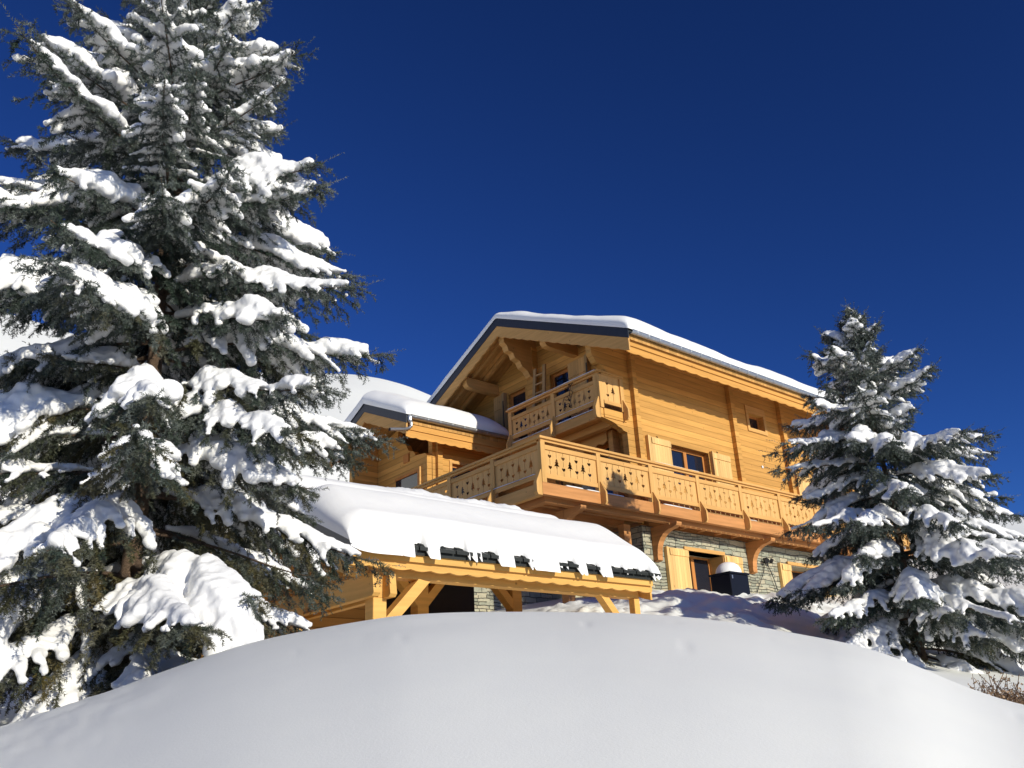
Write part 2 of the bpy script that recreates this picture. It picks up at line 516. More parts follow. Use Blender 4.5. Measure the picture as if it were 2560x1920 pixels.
# ------------------------------------------------------------------ snow on roofs
def roof_snow(name, parent, x0, x1, prof, yl, yr, thick, e, over=.05, seed=0, nx=220, ny=160, und=.05, eave_lobes=None, hfun=None):
    """snow blanket over a roof: prof(y) roof surface; yl<yr eaves; rounded edges"""
    t = np.linspace(0, np.pi, nx); sx = .5 - .5 * np.cos(t); sx = .5 * sx + .5 * np.linspace(0, 1, nx)
    t = np.linspace(0, np.pi, ny); sy = .5 - .5 * np.cos(t); sy = .5 * sy + .5 * np.linspace(0, 1, ny)
    SX, SY = np.meshgrid(sx, sy, indexing='ij')
    X = x0 + (x1 - x0) * SX
    Y = yl + (yr - yl) * SY
    dx = np.minimum(X - x0, x1 - X); dy = np.minimum(Y - yl, yr - Y)
    ex = np.clip(dx / e, 0, 1); ey = np.clip(dy / e, 0, 1)
    rx = np.sqrt(np.clip(1 - (1 - ex) ** 2, 0, 1)); ry = np.sqrt(np.clip(1 - (1 - ey) ** 2, 0, 1))
    k = rx * ry
    h = thick * (1 + .9 * fbm(X * .55 + seed, Y * .55, 1.0, 3)) + und * fbm(X * 1.7, Y * 1.7 + seed, 2.0, 3)
    if hfun is not None: h = h + hfun(X, Y)
    Z = prof(Y) + .004 + h * k
    # bulge past the edge half way up
    b = over * np.sin(np.pi * np.clip(k, 0, 1))
    cxs = np.where(X - x0 < x1 - X, -1, 1) * np.where(dx < e, 1 - ex, 0)
    cys = np.where(Y - yl < yr - Y, -1, 1) * np.where(dy < e, 1 - ey, 0)
    X = X + cxs * b + .012 * fbm(Y * 3, Z * 3, 3.0, 2) * np.abs(cxs)
    Y = Y + cys * b + .02 * fbm(X * 3, Z * 3 + seed, 5.0, 3) * np.abs(cys)
    V = np.stack([X, Y, Z], -1).reshape(-1, 3)
    i = np.arange(nx - 1)[:, None]; j = np.arange(ny - 1)[None, :]
    F = np.stack([i * ny + j, (i + 1) * ny + j, (i + 1) * ny + j + 1, i * ny + j + 1], -1).reshape(-1, 4)
    return link(name, np_mesh(name, V, F, M['snow'], True), parent)

# ------------------------------------------------------------------ chalet
chalet = thing('chalet', 'large wooden chalet with snowy gable roof and carved balconies above a stone ground floor', 'house', (22.0, 15.3, 3.3))
Y0 = 15.555; YS = 15.3; XG = 18.07; XE = 30.5
RY, RZ, SL = 19.52, 12.63, .4625      # main ridge
def roof_z(y): return RZ - SL * np.abs(np.asarray(y) - RY)
rz = lambda y: float(roof_z(y))

def wall_y(mb, x0, x1, yf, th, zb, zt, openings):
    """wall in an XZ plane with rectangular openings (xa,xb,za,zb)"""
    xs = sorted({x0, x1, *[o[0] for o in openings], *[o[1] for o in openings]})
    for a, b in zip(xs[:-1], xs[1:]):
        ops = sorted([(o[2], o[3]) for o in openings if o[0] <= a + 1e-6 and o[1] >= b - 1e-6])
        z = zb
        for lo, hi in ops:
            if lo > z: mb.box(a, b, yf, yf + th, z, lo)
            z = hi
        if zt > z: mb.box(a, b, yf, yf + th, z, zt)
def wall_x(mb, xf, th, y0, y1, zb, ztop, openings, extra=()):
    ys = sorted({y0, y1, *extra, *[o[0] for o in openings], *[o[1] for o in openings]})
    for a, b in zip(ys[:-1], ys[1:]):
        ops = sorted([(o[2], o[3]) for o in openings if o[0] <= a + 1e-6 and o[1] >= b - 1e-6])
        z = zb
        for lo, hi in ops:
            if lo > z: mb.box(xf, xf + th, a, b, z, lo)
            z = hi
        mb.prism([(a, z), (b, z), (b, ztop(b)), (a, ztop(a))], 0, xf, xf + th)

# stone ground floor
mb = MB()
wall_y(mb, 17.66, XE, YS, .5, 1.5, 5.12, [(19.42, 21.05, 2.6, 4.6), (24.36, 25.95, 2.6, 4.58)])
mb.box(17.66, 18.16, 15.8, 23.5, 1.0, 5.12)
mb.box(12.6, 17.66, 17.6, 18.0, .5, 5.05)
mb.build('stone_wall', M['stone'], chalet)
# dark room behind ground floor openings
mb = MB(); mb.box(18.2, XE - .1, 16.6, 16.7, 2, 5.1); mb.build('inner_wall', M['deckbeam'], chalet)

# long log wall with corbelled end carrying balcony and eaves
mb = MB()
wins = [(19.53, 21.36, 6.6, 7.79), (26.95, 28.75, 6.6, 7.79), (23.78, 24.6, 9.08, 9.6)]
wall_y(mb, XG + .2, XE, Y0, .2, 5.12, rz(Y0) - .3, wins)
ext = [(18.27, 5.47), (17.763, 5.47), (17.763, 7.815), (17.62, 7.84), (17.55, 7.9), (17.42, 7.93), (17.3, 8.0), (17.163, 8.03), (16.9, 8.075), (16.77, 8.09), (16.77, 8.345),
       (17.763, 8.345), (17.763, 9.46), (17.3, 9.5), (17.104, 9.536), (17.06, 9.6), (16.958, 9.679), (16.85, 9.69), (16.734, 9.731), (16.67, 9.83), (16.577, 9.959), (16.57, rz(Y0) - .31), (18.27, rz(Y0) - .31)]
mb.prism(ext, 1, Y0, Y0 + .2)
mb.build('log_wall', M['log_x'], chalet)
# gable wall
mb = MB()
gops = [(17.97, 18.85, 8.38, 10.77), (20.06, 20.92, 8.38, 10.77), (16.35, 18.9, 5.5, 7.85)]
wall_x(mb, XG, .2, Y0 + .2, 23.5, 5.12, lambda y: rz(y) - .31, gops, (RY,))
mb.build('gable_wall', M['log_x'], chalet)
mb = MB()
mb.box(XG + .2, XE, 23.3, 23.5, 5, rz(23.5) - .3)
mb.prism([(Y0 + .2, 2), (23.3, 2), (23.3, rz(23.3) - .31), (RY, RZ - .31), (Y0 + .2, rz(Y0 + .2) - .31)], 0, XE - .2, XE)
mb.build('rear_wall', M['log_x'], chalet)
mb = MB(); mb.box(19.2, 19.3, Y0 + .3, 23.2, 5.2, 11.0); mb.box(18.3, XE - .3, 16.6, 16.7, 5.3, 9.9); mb.build('inner_wall', M['deckbeam'], chalet)
mb = MB(); mb.box(18.3, XE - .3, Y0 + .25, 23.2, 8.1, 8.3); mb.box(18.3, XE - .3, Y0 + .25, 23.2, 5.15, 5.3); mb.build('inner_floor', M['deckbeam'], chalet)
# projecting log ends of the cross walls
for x0, x1 in ((18.06, 18.235), (22.7, 22.9), (25.5, 25.7), (29.3, 29.5)):
    MB().box(x0, x1, Y0 - .15, Y0 - .002, 5.47, rz(Y0 - .15) - .33).build('log_end_post', M['log_x'], chalet)
MB().box(17.84, XG - .002, 19.37, 19.7, 8.9, 11.9).build('log_end_post', M['log_x'], chalet)

# main roof
mb = MB()
XB = 16.5
EY0, EY1 = 14.07, 25.0
def slab(mb, x0, x1, top, bot, ya, yr, yb, f):
    mb.prism([(ya, f(ya) - bot), (ya, f(ya) - top), (yr, f(yr) - top), (yb, f(yb) - top), (yb, f(yb) - bot), (yr, f(yr) - bot)], 0, x0, x1)
slab(mb, XB + .04, XE + .9, .0, .14, EY0, RY, EY1, rz)
roof = mb.build('roof', M['tile'], chalet)
mb = MB(); slab(mb, XB + .05, XE + .88, .145, .30, EY0 + .05, RY, EY1 - .05, rz); mb.build('soffit', M['soffit'], roof)
# dark metal verge and wood bargeboards
mb = MB(); slab(mb, XB, XB + .035, -.02, .275, EY0, RY, EY1, rz); mb.build('verge_trim', M['anthracite'], roof)
def wavy(f, ya, yb, hb, n, amp, ph=0):
    pts = []
    for i in range(n * 12 + 1):
        y = ya + (yb - ya) * i / (n * 12)
        s = math.sin(math.pi * ((i / 12 + ph) % 1.0))
        pts.append((y, f(y) - hb + amp * (1 - s)))
    return pts
def barge(mb, f, ya, yb, top, hb, n, amp, x0, x1):
    pts = wavy(f, ya, yb, hb, n, amp)
    mb.prism([(ya, f(ya) - top), *pts, (yb, f(yb) - top)], 0, x0, x1)
mb = MB(); barge(mb, rz, EY0 + .02, RY, .28, .66, 14, .025, XB + .012, XB + .062); mb.build('bargeboard', M['trim'], roof)
mb = MB(); barge(mb, rz, EY1 - .02, RY, .28, .66, 14, .025, XB + .012, XB + .062); mb.build('bargeboard', M['trim'], roof)
# rafters and purlins under the overhang
mb = MB()
for x in [16.98, 17.52] + [18.6 + .72 * k for k in range(17)]:
    for ya, yb in ((EY0 + .24, RY), (EY1 - .24, RY)):
        if x > 18 : yb = ya + (2.2 if ya < RY else -2.2)
        mb.beam((x, ya, rz(ya) - .37), (x, yb, rz(yb) - .37), .09, .135)
mb.build('rafter', M['trim'], roof)
def purlin(y, zt, w, prof, name='purlin'):
    """prof: list of (x, z-down) lower outline from tip to wall"""
    pts = [(XG + .01, zt)] + [(prof[0][0], zt)] + [(x, zt - d) for x, d in prof] + [(XG + .01, zt - prof[-1][1])]
    MB().prism(pts, 1, y - w / 2, y + w / 2).build(name, M['trim'], roof)
purlin(RY, 12.21, .24, [(16.66, .2), (16.68, .42), (16.8, .5), (16.86, .66), (17.05, .7), (17.12, .86), (17.32, .92), (17.42, 1.1), (17.62, 1.18), (17.75, 1.36), (18.0, 1.45)])
purlin(17.62, rz(17.62) - .44, .22, [(16.66, .12), (16.68, .24), (16.76, .33), (16.9, .36)])
purlin(21.5, rz(21.5) - .44, .22, [(16.66, .12), (16.68, .24), (16.76, .33), (16.9, .36)])
# eaves fascia of two boards
def fascia(mb, x0, x1, y, th, zb, zt, n, amp):
    pts = []
    for i in range(n * 10 + 1):
        x = x0 + (x1 - x0) * i / (n * 10)
        s = math.sin(math.pi * ((i / 10) % 1.0))
        pts.append((x, zb + amp * (1 - s)))
    mb.prism([(x0, zt), *pts, (x1, zt)], 1, y, y + th)
mb = MB(); fascia(mb, XB + .07, XE + .85, 14.24, .035, 9.5, 9.72, 30, .03); mb.box(XB + .07, XE + .85, 14.2, 14.236, 9.7, 9.94); mb.build('fascia_board', M['fascia'], roof)
def gutter(name, x0, x1, y, z, r, parent, step=.45):
    mb = MB()
    n = 10
    V = []
    for x in (x0, x1):
        for k in range(n + 1):
            t = math.pi + math.pi * k / n
            V.append((x, y + r * math.cos(t), z + r * math.sin(t)))
        for k in range(n, -1, -1):
            t = math.pi + math.pi * k / n
            V.append((x, y + (r - .006) * math.cos(t), z + (r - .006) * math.sin(t)))
    m_ = 2 * (n + 1)
    F = [(i, m_ + i, m_ + (i + 1) % m_, (i + 1) % m_) for i in range(m_)] + [tuple(range(m_)), tuple(range(m_, 2 * m_))[::-1]]
    mb.add(V, F)
    mb.tube([(x0, y - r - .003, z + .008), (x1, y - r - .003, z + .008)], .011, 6)
    k = 0
    while x0 + .2 + k * step < x1:
        x = x0 + .2 + k * step
        pts = [(x, y + (r + .004) * math.cos(math.pi + math.pi * q / 8), z + (r + .004) * math.sin(math.pi + math.pi * q / 8)) for q in range(9)]
        mb.tube(pts, .008, 5)
        k += 1
    return mb.build(name, M['zinc'], parent)
gutter('gutter', XB + .06, XE + .85, 14.02, 10.03, .085, roof)
roof_snow('snow_cover', roof, XB - .02, XE + .9, roof_z, EY0 - .06, EY1, .38, .42, .07, 3, 260, 150)

# balconies -----------------------------------------------------------------
def cut_panel(w, h, joints, t=.014):
    """board panel in local XY (w x h) with cut hearts, firs and board slits, extruded"""
    cu = bpy.data.curves.new('panel', 'CURVE')
    cu.dimensions = '2D'; cu.fill_mode = 'BOTH'; cu.extrude = t / 2
    def spl(pts):
        s = cu.splines.new('POLY'); s.points.add(len(pts) - 1); s.use_cyclic_u = True
        for p, q in zip(s.points, pts): p.co = (q[0], q[1], 0, 1)
    spl([(0, 0), (w, 0), (w, h), (0, h)])
    def heart(cx, cy, s):
        pts = []
        for k in range(24):
            a = 2 * math.pi * k / 24
            pts.append((cx + s * .0625 * 16 * math.sin(a) ** 3, cy + s * .0625 * (13 * math.cos(a) - 5 * math.cos(2 * a) - 2 * math.cos(3 * a) - math.cos(4 * a))))
        spl(pts)
    def fir(cx, cy):
        half = [(.0, .128), (.04, .066), (.022, .068), (.066, .0), (.034, .006), (.088, -.074), (.016, -.06), (.018, -.118)]
        spl([(cx + x, cy + y) for x, y in half] + [(cx - x, cy + y) for x, y in half[:0:-1]])
    def slit(cx, a, b):
        if b - a > .02: spl([(cx - .006, a), (cx + .006, a), (cx + .006, b), (cx - .006, b)])
    hi, lo, mid = h - .25, .28, h * .5 + .0
    for x, kind in joints:
        if kind == 'h':
            heart(x, hi, .056); heart(x, lo, .056)
            slit(x, .11, lo - .07); slit(x, lo + .06, hi - .07); slit(x, hi + .06, h - .12)
        else:
            fir(x, mid)
            slit(x, .11, mid - .125); slit(x, mid + .135, h - .12)
    ob = bpy.data.objects.new('tmp', cu)
    COL.objects.link(ob)
    dg = bpy.context.evaluated_depsgraph_get(); dg.update()
    me = bpy.data.meshes.new_from_object(ob.evaluated_get(dg))
    bpy.data.objects.remove(ob); bpy.data.curves.remove(cu)
    return me

def add_panel(parent, origin, along, w, h, pitch, first, start='h'):
    """origin = lower near corner; along = unit direction in plan; panel normal to the left"""
    js = []
    x = first; k = 0
    while x < w - .1:
        js.append((x, start if k % 2 == 0 else ('t' if start == 'h' else 'h')))
        x += pitch; k += 1
    me = cut_panel(w, h, js)
    a = Vector((along[0], along[1], 0)); up = Vector((0, 0, 1)); n = a.cross(up)
    mt = Matrix(((a.x, up.x, n.x, origin[0]), (a.y, up.y, n.y, origin[1]), (a.z, up.z, n.z, origin[2]), (0, 0, 0, 1)))
    me.transform(mt)
    me.materials.clear(); me.materials.append(M['panel'])
    return link('railing_panel', me, parent)

def foot_x(mb, x, yf, zt, zb, th=.055):
    # outrigger board in a YZ plane, sticking out to -Y
    mb.prism([(yf, zt), (yf - .025, zt), (yf - .17, zb + .3), (yf - .17, zb + .07), (yf - .13, zb), (yf, zb)], 0, x - th / 2, x + th / 2)
def foot_y(mb, y, xf, zt, zb, th=.055):
    mb.prism([(xf, zt), (xf - .025, zt), (xf - .17, zb + .3), (xf - .17, zb + .07), (xf - .13, zb), (xf, zb)], 1, y - th / 2, y + th / 2)

# lower balcony
YD = 14.355; XD = 13.3; YB = 21.1
mb = MB()
mb.box(XD + .15, XE, YD + .15, YS - .01, 5.34, 5.44)
mb.box(XD + .15, 17.65, YS - .01, YB, 5.34, 5.44)
deck = mb.build('balcony', M['deckbeam'], chalet, label='lower wraparound balcony')
MB().box(XD, XE, YD, YD + .14, 5.165, 5.45).build('edge_beam', M['deckbeam'], deck)
MB().box(XD, XD + .14, YD + .142, YB, 5.165, 5.45).build('edge_beam', M['trim'], deck)
mb = MB(); mb.box(XD + .3, XE, YD + .28, YD + .46, 5.08, 5.335); mb.box(XD + .32, XD + .5, YD + .47, YB, 5.08, 5.335); mb.build('joist_beam', M['deckbeam'], deck)
for k in range(9): MB().box(XD + .51, 17.6, YD + .8 + k * .7, YD + .9 + k * .7, 5.16, 5.335).build('joist', M['deckbeam'], deck)
for k in range(16): MB().box(18.4 + k * .78, 18.5 + k * .78, YD + .47, YS - .02, 5.16, 5.335).build('joist', M['deckbeam'], deck)
mb = MB(); mb.box(14.5, 14.72, 15.0, 15.22, 1.2, 5.07); mb.build('support_post', M['deckbeam'], deck)
mb = MB(); mb.box(16.95, 17.2, 15.3, 15.5, 2.0, 5.07); mb.build('support_post', M['deckbeam'], deck)
def bracket(x, w=.2, yw=15.297, out=14.39):
    L = yw - out
    pts = [(yw, 4.2), (yw, 5.075), (out, 5.075)] if False else []
    pts = [(yw, 4.2), (yw - .02, 4.17), (yw - .15, 4.2), (yw - .15, 4.34)]
    for k in range(9):
        t = k / 8
        a = math.pi / 2 * t
        pts.append((yw - .16 - (L - .34) * (1 - math.cos(a)), 4.36 + .58 * math.sin(a)))
    pts += [(out + .06, 4.98), (out + .03, 4.985), (out, 5.03), (out, 5.075), (yw, 5.075)]
    # keep under edge beam
    MB().prism(pts, 0, x - w / 2, x + w / 2).build('bracket', M['deckbeam'], deck)
for x in (14.61, 18.1, 22.3, 26.5): bracket(x, .18 if x < 15 else .2)
mb = MB()
posts_x = [XD + 1.92 * k for k in range(10)]
for i, x in enumerate(posts_x):
    mb = MB(); xx = x if i else XD + .075
    mb.box(xx - .07, xx + .07, YD - .004, YD + .115, 5.452, 6.44)
    if i: foot_x(mb, xx, YD - .006, 5.72, 5.13)
    mb.build('post', M['trim_z'], deck)
posts_y = [16.15, 17.95, 19.75]
for y in posts_y:
    mb = MB(); mb.box(XD - .004, XD + .115, y - .07, y + .07, 5.452, 6.44); foot_y(mb, y, XD - .006, 5.72, 5.13); mb.build('post', M['trim_z'], deck)
mb = MB(); foot_y(mb, YD + .06, XD - .004, 5.75, 5.14, .11); mb.build('post', M['trim_z'], deck)
mb = MB()
mb.box(XD - .05, XE, YD - .06, YD + .13, 6.5, 6.555); mb.box(XD + .02, XE, YD + .0, YD + .07, 6.442, 6.497)
mb.build('handrail', M['trim'], deck)
mb = MB()
mb.box(XD - .05, XD + .13, YD + .132, YB, 6.5, 6.555); mb.box(XD + .0, XD + .07, YD + .132, YB, 6.442, 6.497)
mb.build('handrail', M['trim'], deck)
for i in range(9):
    a = posts_x[i] + (.145 if i == 0 else .072); b = posts_x[i + 1] - .072
    add_panel(deck, (a, YD + .045, 5.57), (1, 0), b - a, .80, .2165, posts_x[i] + .315 - a)
    mb = MB(); mb.box(a, b, YD + .006, YD + .032, 6.262, 6.372); mb.box(a, b, YD + .006, YD + .032, 5.568, 5.676); mb.build('panel_rail', M['trim'], deck)
py = [YD + .12] + posts_y + [YB]
for i in range(4):
    a = py[i] + (.0 if i == 0 else .072); b = py[i + 1] - .072
    add_panel(deck, (XD + .045, b, 5.57), (0, -1), b - a, .80, .2165, .24)
    mb = MB(); mb.box(XD + .006, XD + .032, a, b, 6.262, 6.372); mb.box(XD + .006, XD + .032, a, b, 5.568, 5.676); mb.build('panel_rail', M['trim'], deck)

# upper balcony
XU = 16.75; YU1 = 19.45
MB().box(XU + .12, XG, Y0 + .21, YU1, 8.2, 8.3).build('balcony', M['trim'], chalet, label='small upper balcony under the gable')
ub = [o for o in chalet.children if o.name.startswith('balcony')][-1]
MB().box(XU, XU + .12, Y0 + .002, YU1, 8.085, 8.36).build('edge_beam', M['trim'], ub)
mb = MB(); mb.box(XU + .12, 17.76, Y0 - .003, Y0 - .03, 8.1, 8.36); mb.build('edge_beam', M['log_x'], ub)
for y in (Y0 + .12, 17.43, YU1 - .07):
    mb = MB(); mb.box(XU - .004, XU + .115, y - .07, y + .07, 8.362, 9.36)
    if y > 17: foot_y(mb, y, XU - .006, 8.66, 8.03)
    mb.build('post', M['trim_z'], ub)
mb = MB(); foot_y(mb, Y0 + .06, XU - .005, 8.68, 8.06, .11); mb.build('post', M['trim_z'], ub)
mb = MB(); mb.box(XU + .0, XU + .13, Y0 - .035, Y0 + .045, 8.37, 9.36); mb.build('post', M['trim_z'], ub)
mb = MB(); mb.box(17.58, 17.72, Y0 - .06, Y0 - .004, 8.37, 9.36); mb.build('post', M['trim_z'], ub)
mb = MB(); foot_x(mb, 17.65, Y0 - .062, 8.72, 8.12); mb.build('post', M['trim_z'], ub)
mb = MB(); mb.box(XU - .06, XU + .12, Y0 - .06, YU1 + .04, 9.42, 9.475); mb.box(XU, XU + .07, Y0, YU1, 9.362, 9.417); mb.build('handrail', M['trim'], ub)
mb = MB(); mb.box(XU + .122, 17.75, Y0 - .06, Y0 + .1, 9.42, 9.475); mb.box(XU + .13, 17.75, Y0 - .03, Y0 + .03, 9.362, 9.417); mb.build('handrail', M['trim'], ub)
for a, b in ((Y0 + .2, 17.36), (17.5, YU1 - .145)):
    add_panel(ub, (XU + .045, b, 8.5), (0, -1), b - a, .72, .2, .2, 'h')
    mb = MB(); mb.box(XU + .006, XU + .032, a, b, 9.11, 9.222); mb.box(XU + .006, XU + .032, a, b, 8.498, 8.615); mb.build('panel_rail', M['trim'], ub)
add_panel(ub, (XU + .14, Y0 - .01, 8.5), (1, 0), 17.575 - XU - .14, .88, .22, .2, 'h')
mb = MB(); mb.box(XU + .14, 17.575, Y0 - .05, Y0 - .024, 8.498, 8.6); mb.build('panel_rail', M['trim'], ub)
def strip_snow(name, p, q, w, h, parent, n=60, seed=0, cover=1.0):
    """low rounded ridge of snow along p-q"""
    p, q = np.array(p, float), np.array(q, float)
    d = q - p; d2 = d / np.linalg.norm(d); side = np.cross(d2, [0, 0, 1.])
    t = np.linspace(0, 1, n)
    m = 7
    V = []
    L = np.linalg.norm(d)
    for ti in t:
        hh = h * (.75 + .9 * float(fbm(ti * L * 1.6 + seed, 3.3, 1.0, 3))) * min(1, min(ti, 1 - ti) * L / .06 + .05)
        gap = float(fbm(ti * L * .9 + seed * 3, 9.1, 2.0, 2)) + .5
        hh = hh if gap < cover else .002
        for k in range(m):
            a = math.pi * k / (m - 1)
            V.append(p + d * ti + side * (w / 2) * math.cos(a) + np.array([0, 0, 1.]) * hh * math.sin(a) ** .7)
    F = [(i * m + k, i * m + k + 1, (i + 1) * m + k + 1, (i + 1) * m + k) for i in range(n - 1) for k in range(m - 1)]
    return link(name, np_mesh(name, np.array(V), np.array(F), M['snow'], True), parent)
strip_snow('snow_strip', (XU + .03, Y0, 9.476), (XU + .03, YU1, 9.476), .17, .06, ub)
for a, b in ((Y0 + .2, 17.36), (17.5, YU1 - .145)):
    strip_snow('snow_strip', (XU + .02, a, 8.362), (XU + .02, b, 8.362), .1, .045, ub, seed=a)
    strip_snow('snow_strip', (XU + .01, a, 8.617), (XU + .01, b, 8.617), .03, .02, ub, seed=a + 4)
strip_snow('snow_strip', (XD + .02, YD + .2, 5.678), (XD + .02, 20, 5.678), .06, .035, deck, seed=2)
strip_snow('snow_strip', (XD + .04, YD + .2, 6.556), (XD + .04, 20, 6.556), .12, .025, deck, seed=7, cover=.55)
strip_snow('snow_strip', (XD + .2, YD + .06, 5.452), (XE, YD + .06, 5.452), .13, .05, deck, n=420, seed=5, cover=.44)
strip_snow('snow_strip', (17.3, YD + .04, 6.556), (19.2, YD + .04, 6.556), .14, .05, deck, seed=9, cover=.6)

# windows --------------------------------------------------------------------
def window_y(x0, x1, z0, z1, yf, rec, mull=True, parent=chalet, sill=True):
    """window in an XZ wall, recessed"""
    y = yf + rec
    mb = MB(); f = .075
    mb.box(x0, x0 + f, y, y + .07, z0, z1); mb.box(x1 - f, x1, y, y + .07, z0, z1)
    mb.box(x0 + f, x1 - f, y, y + .07, z1 - f, z1); mb.box(x0 + f, x1 - f, y, y + .07, z0, z0 + f)
    if mull:
        c = (x0 + x1) / 2
        mb.box(c - .07, c + .07, y - .012, y + .07, z0 + f, z1 - f)
    w = mb.build('window', M['frame'], parent)
    if mull: MB().box(x0 + f, (x0 + x1) / 2 - .07, y + .03, y + .045, z0 + f, z1 - f).build('pane', M['glass'], w); MB().box((x0 + x1) / 2 + .07, x1 - f, y + .03, y + .045, z0 + f, z1 - f).build('pane', M['glass'], w)
    else: MB().box(x0 + f, x1 - f, y + .03, y + .045, z0 + f, z1 - f).build('pane', M['glass'], w)
    return w
def shutter_y(w, x0, x1, z0, z1, yf, folded=None):
    mb = MB(); mb.box(x0, x1, yf - .05, yf - .015, z0, z1)
    s = mb.build('shutter', M['shutter'], w)
    for za, zc in ((z1 - .2, z1 - .03), (z0 + .1, z0 + .27)): MB().box(x0 + .01, x1 - .01, yf - .078, yf - .051, za, zc).build('shutter_batten', M['shutter'], w)
    if folded:
        mb = MB()
        a, b = folded; n = 3; d = (b - a) / n
        for k in range(n): mb.box(a + k * d, a + (k + 1) * d - .018, yf - .11 + .018 * k, yf - .01, z0, z1)
        mb.build('shutter', M['shutter'], w)
    mb = MB(); xe = x1 if folded is None else x0
    mb.tube([(x0 + .3, yf - .02, z1 + .06), (x0 + .3, yf - .05, z1 + .01)], .012, 6)
    mb.build('shutter_catch', M['black'], w)
w = window_y(19.53, 21.36, 6.6, 7.79, Y0, .197)
shutter_y(w, 18.69, 19.54, 6.5, 7.85, Y0, (18.5, 18.68))
shutter_y(w, 21.47, 22.36, 6.5, 7.85, Y0)
MB().box(21.4, 21.46, Y0 - .12, Y0 - .01, 6.5, 7.85).build('shutter', M['shutter'], w)
w = window_y(26.95, 28.75, 6.6, 7.79, Y0, .197)
shutter_y(w, 26.1, 26.96, 6.5, 7.85, Y0, (25.92, 26.09)); shutter_y(w, 28.85, 29.28, 6.5, 7.85, Y0)
w = window_y(23.78, 24.6, 9.08, 9.6, Y0, .16, False)
mb = MB()
for a, b, c, d in ((23.65, 23.775, 8.95, 9.85), (24.605, 24.73, 8.95, 9.85), (23.776, 24.604, 8.95, 9.075), (23.776, 24.604, 9.605, 9.85)): mb.box(a, b, Y0 - .035, Y0 - .003, c, d)
mb.build('casing', M['trim'], w)
# ground floor glazed doors
for (x0, x1), sh, fo, sr in (((19.42, 21.05), (18.617, 19.41), (18.45, 18.605), (21.09, 21.86)), ((24.36, 25.95), (23.86, 24.35), (23.70, 23.85), (26.0, 26.7))):
    d = window_y(x0, x1, 2.5, 4.62, YS, .5)
    d.name = 'glazed_door'
    shutter_y(d, *sh, 2.7, 4.61, YS, fo); shutter_y(d, *sr, 2.7, 4.61, YS)
    MB().box(x0 - .14, x1 + .03, YS - .05, YS + .42, 4.6, 4.7).build('lintel', M['trim'], d)
    MB().box(x1 + .003, x1 + .04, YS - .045, YS - .003, 2.6, 4.598).build('lintel', M['shutter'], d)
    MB().box(x1 - .02, x1 - .002, YS + .002, YS + .49, 2.6, 4.598).build('jamb', M['trim'], d)
# gable windows
def window_x(y0, y1, z0, z1, xf, rec, pane_from=0.0, name='window'):
    x = xf + rec; f = .09
    mb = MB()
    mb.box(x, x + .07, y0, y0 + f, z0, z1); mb.box(x, x + .07, y1 - f, y1, z0, z1)
    mb.box(x, x + .07, y0 + f, y1 - f, z1 - f, z1); mb.box(x, x + .07, y0 + f, y1 - f, z0, z0 + .3)
    w = mb.build(name, M['frame'], chalet)
    MB().box(x + .03, x + .045, y0 + f, y1 - f, z0 + .3, z1 - f).build('pane', M['glass'], w)
    return w
def shutter_x(w, y0, y1, z0, z1, folded):
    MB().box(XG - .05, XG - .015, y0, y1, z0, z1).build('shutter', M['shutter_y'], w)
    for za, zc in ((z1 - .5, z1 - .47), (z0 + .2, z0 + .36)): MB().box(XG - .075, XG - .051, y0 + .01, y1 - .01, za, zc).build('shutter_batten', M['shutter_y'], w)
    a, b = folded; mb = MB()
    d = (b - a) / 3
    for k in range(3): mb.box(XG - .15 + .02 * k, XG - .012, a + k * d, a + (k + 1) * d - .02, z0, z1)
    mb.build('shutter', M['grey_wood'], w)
    mb = MB(); mb.box(XG - .16, XG - .15, a + .01, a + .05, z0 + .3, z1 - .3); mb.build('shutter_hinge', M['black'], w)
w = window_x(17.97, 18.85, 8.38, 10.77, XG, .12)
shutter_x(w, 17.2, 17.96, 8.42, 10.82, (17.02, 17.19))
MB().box(XG + .17, XG + .18, 18.08, 18.5, 9.4, 10.6).build('curtain', M['lace'], w)
w = window_x(20.06, 20.92, 8.38, 10.77, XG, .12)
shutter_x(w, 21.2, 21.64, 8.42, 10.86, (21.0, 21.18))
w = window_x(16.35, 18.9, 5.5, 7.85, XG, .12, name='glazed_door')
# timbers of the recessed corner below the upper balcony
mb = MB(); mb.box(17.8, XG - .003, 16.16, 16.33, 5.47, 8.08); mb.box(17.3, 17.5, Y0 + .21, YU1, 7.98, 8.19); mb.build('support_post', M['trim'], chalet)
pts = [(16.34, 8.18), (16.34, 7.8), (16.5, 7.72), (16.7, 7.78), (16.9, 7.7), (17.1, 7.77), (17.3, 7.69), (17.5, 7.76), (17.7, 7.7), (19.3, 7.7), (19.3, 8.18)]
MB().prism(pts, 0, 17.75, 17.79).build('valance', M['trim'], chalet)

MB().tube([(24.13, Y0 - .03, 7.79), (24.13, Y0 - .002, 7.79)], .045, 10).build('air_vent', M['white'], chalet)

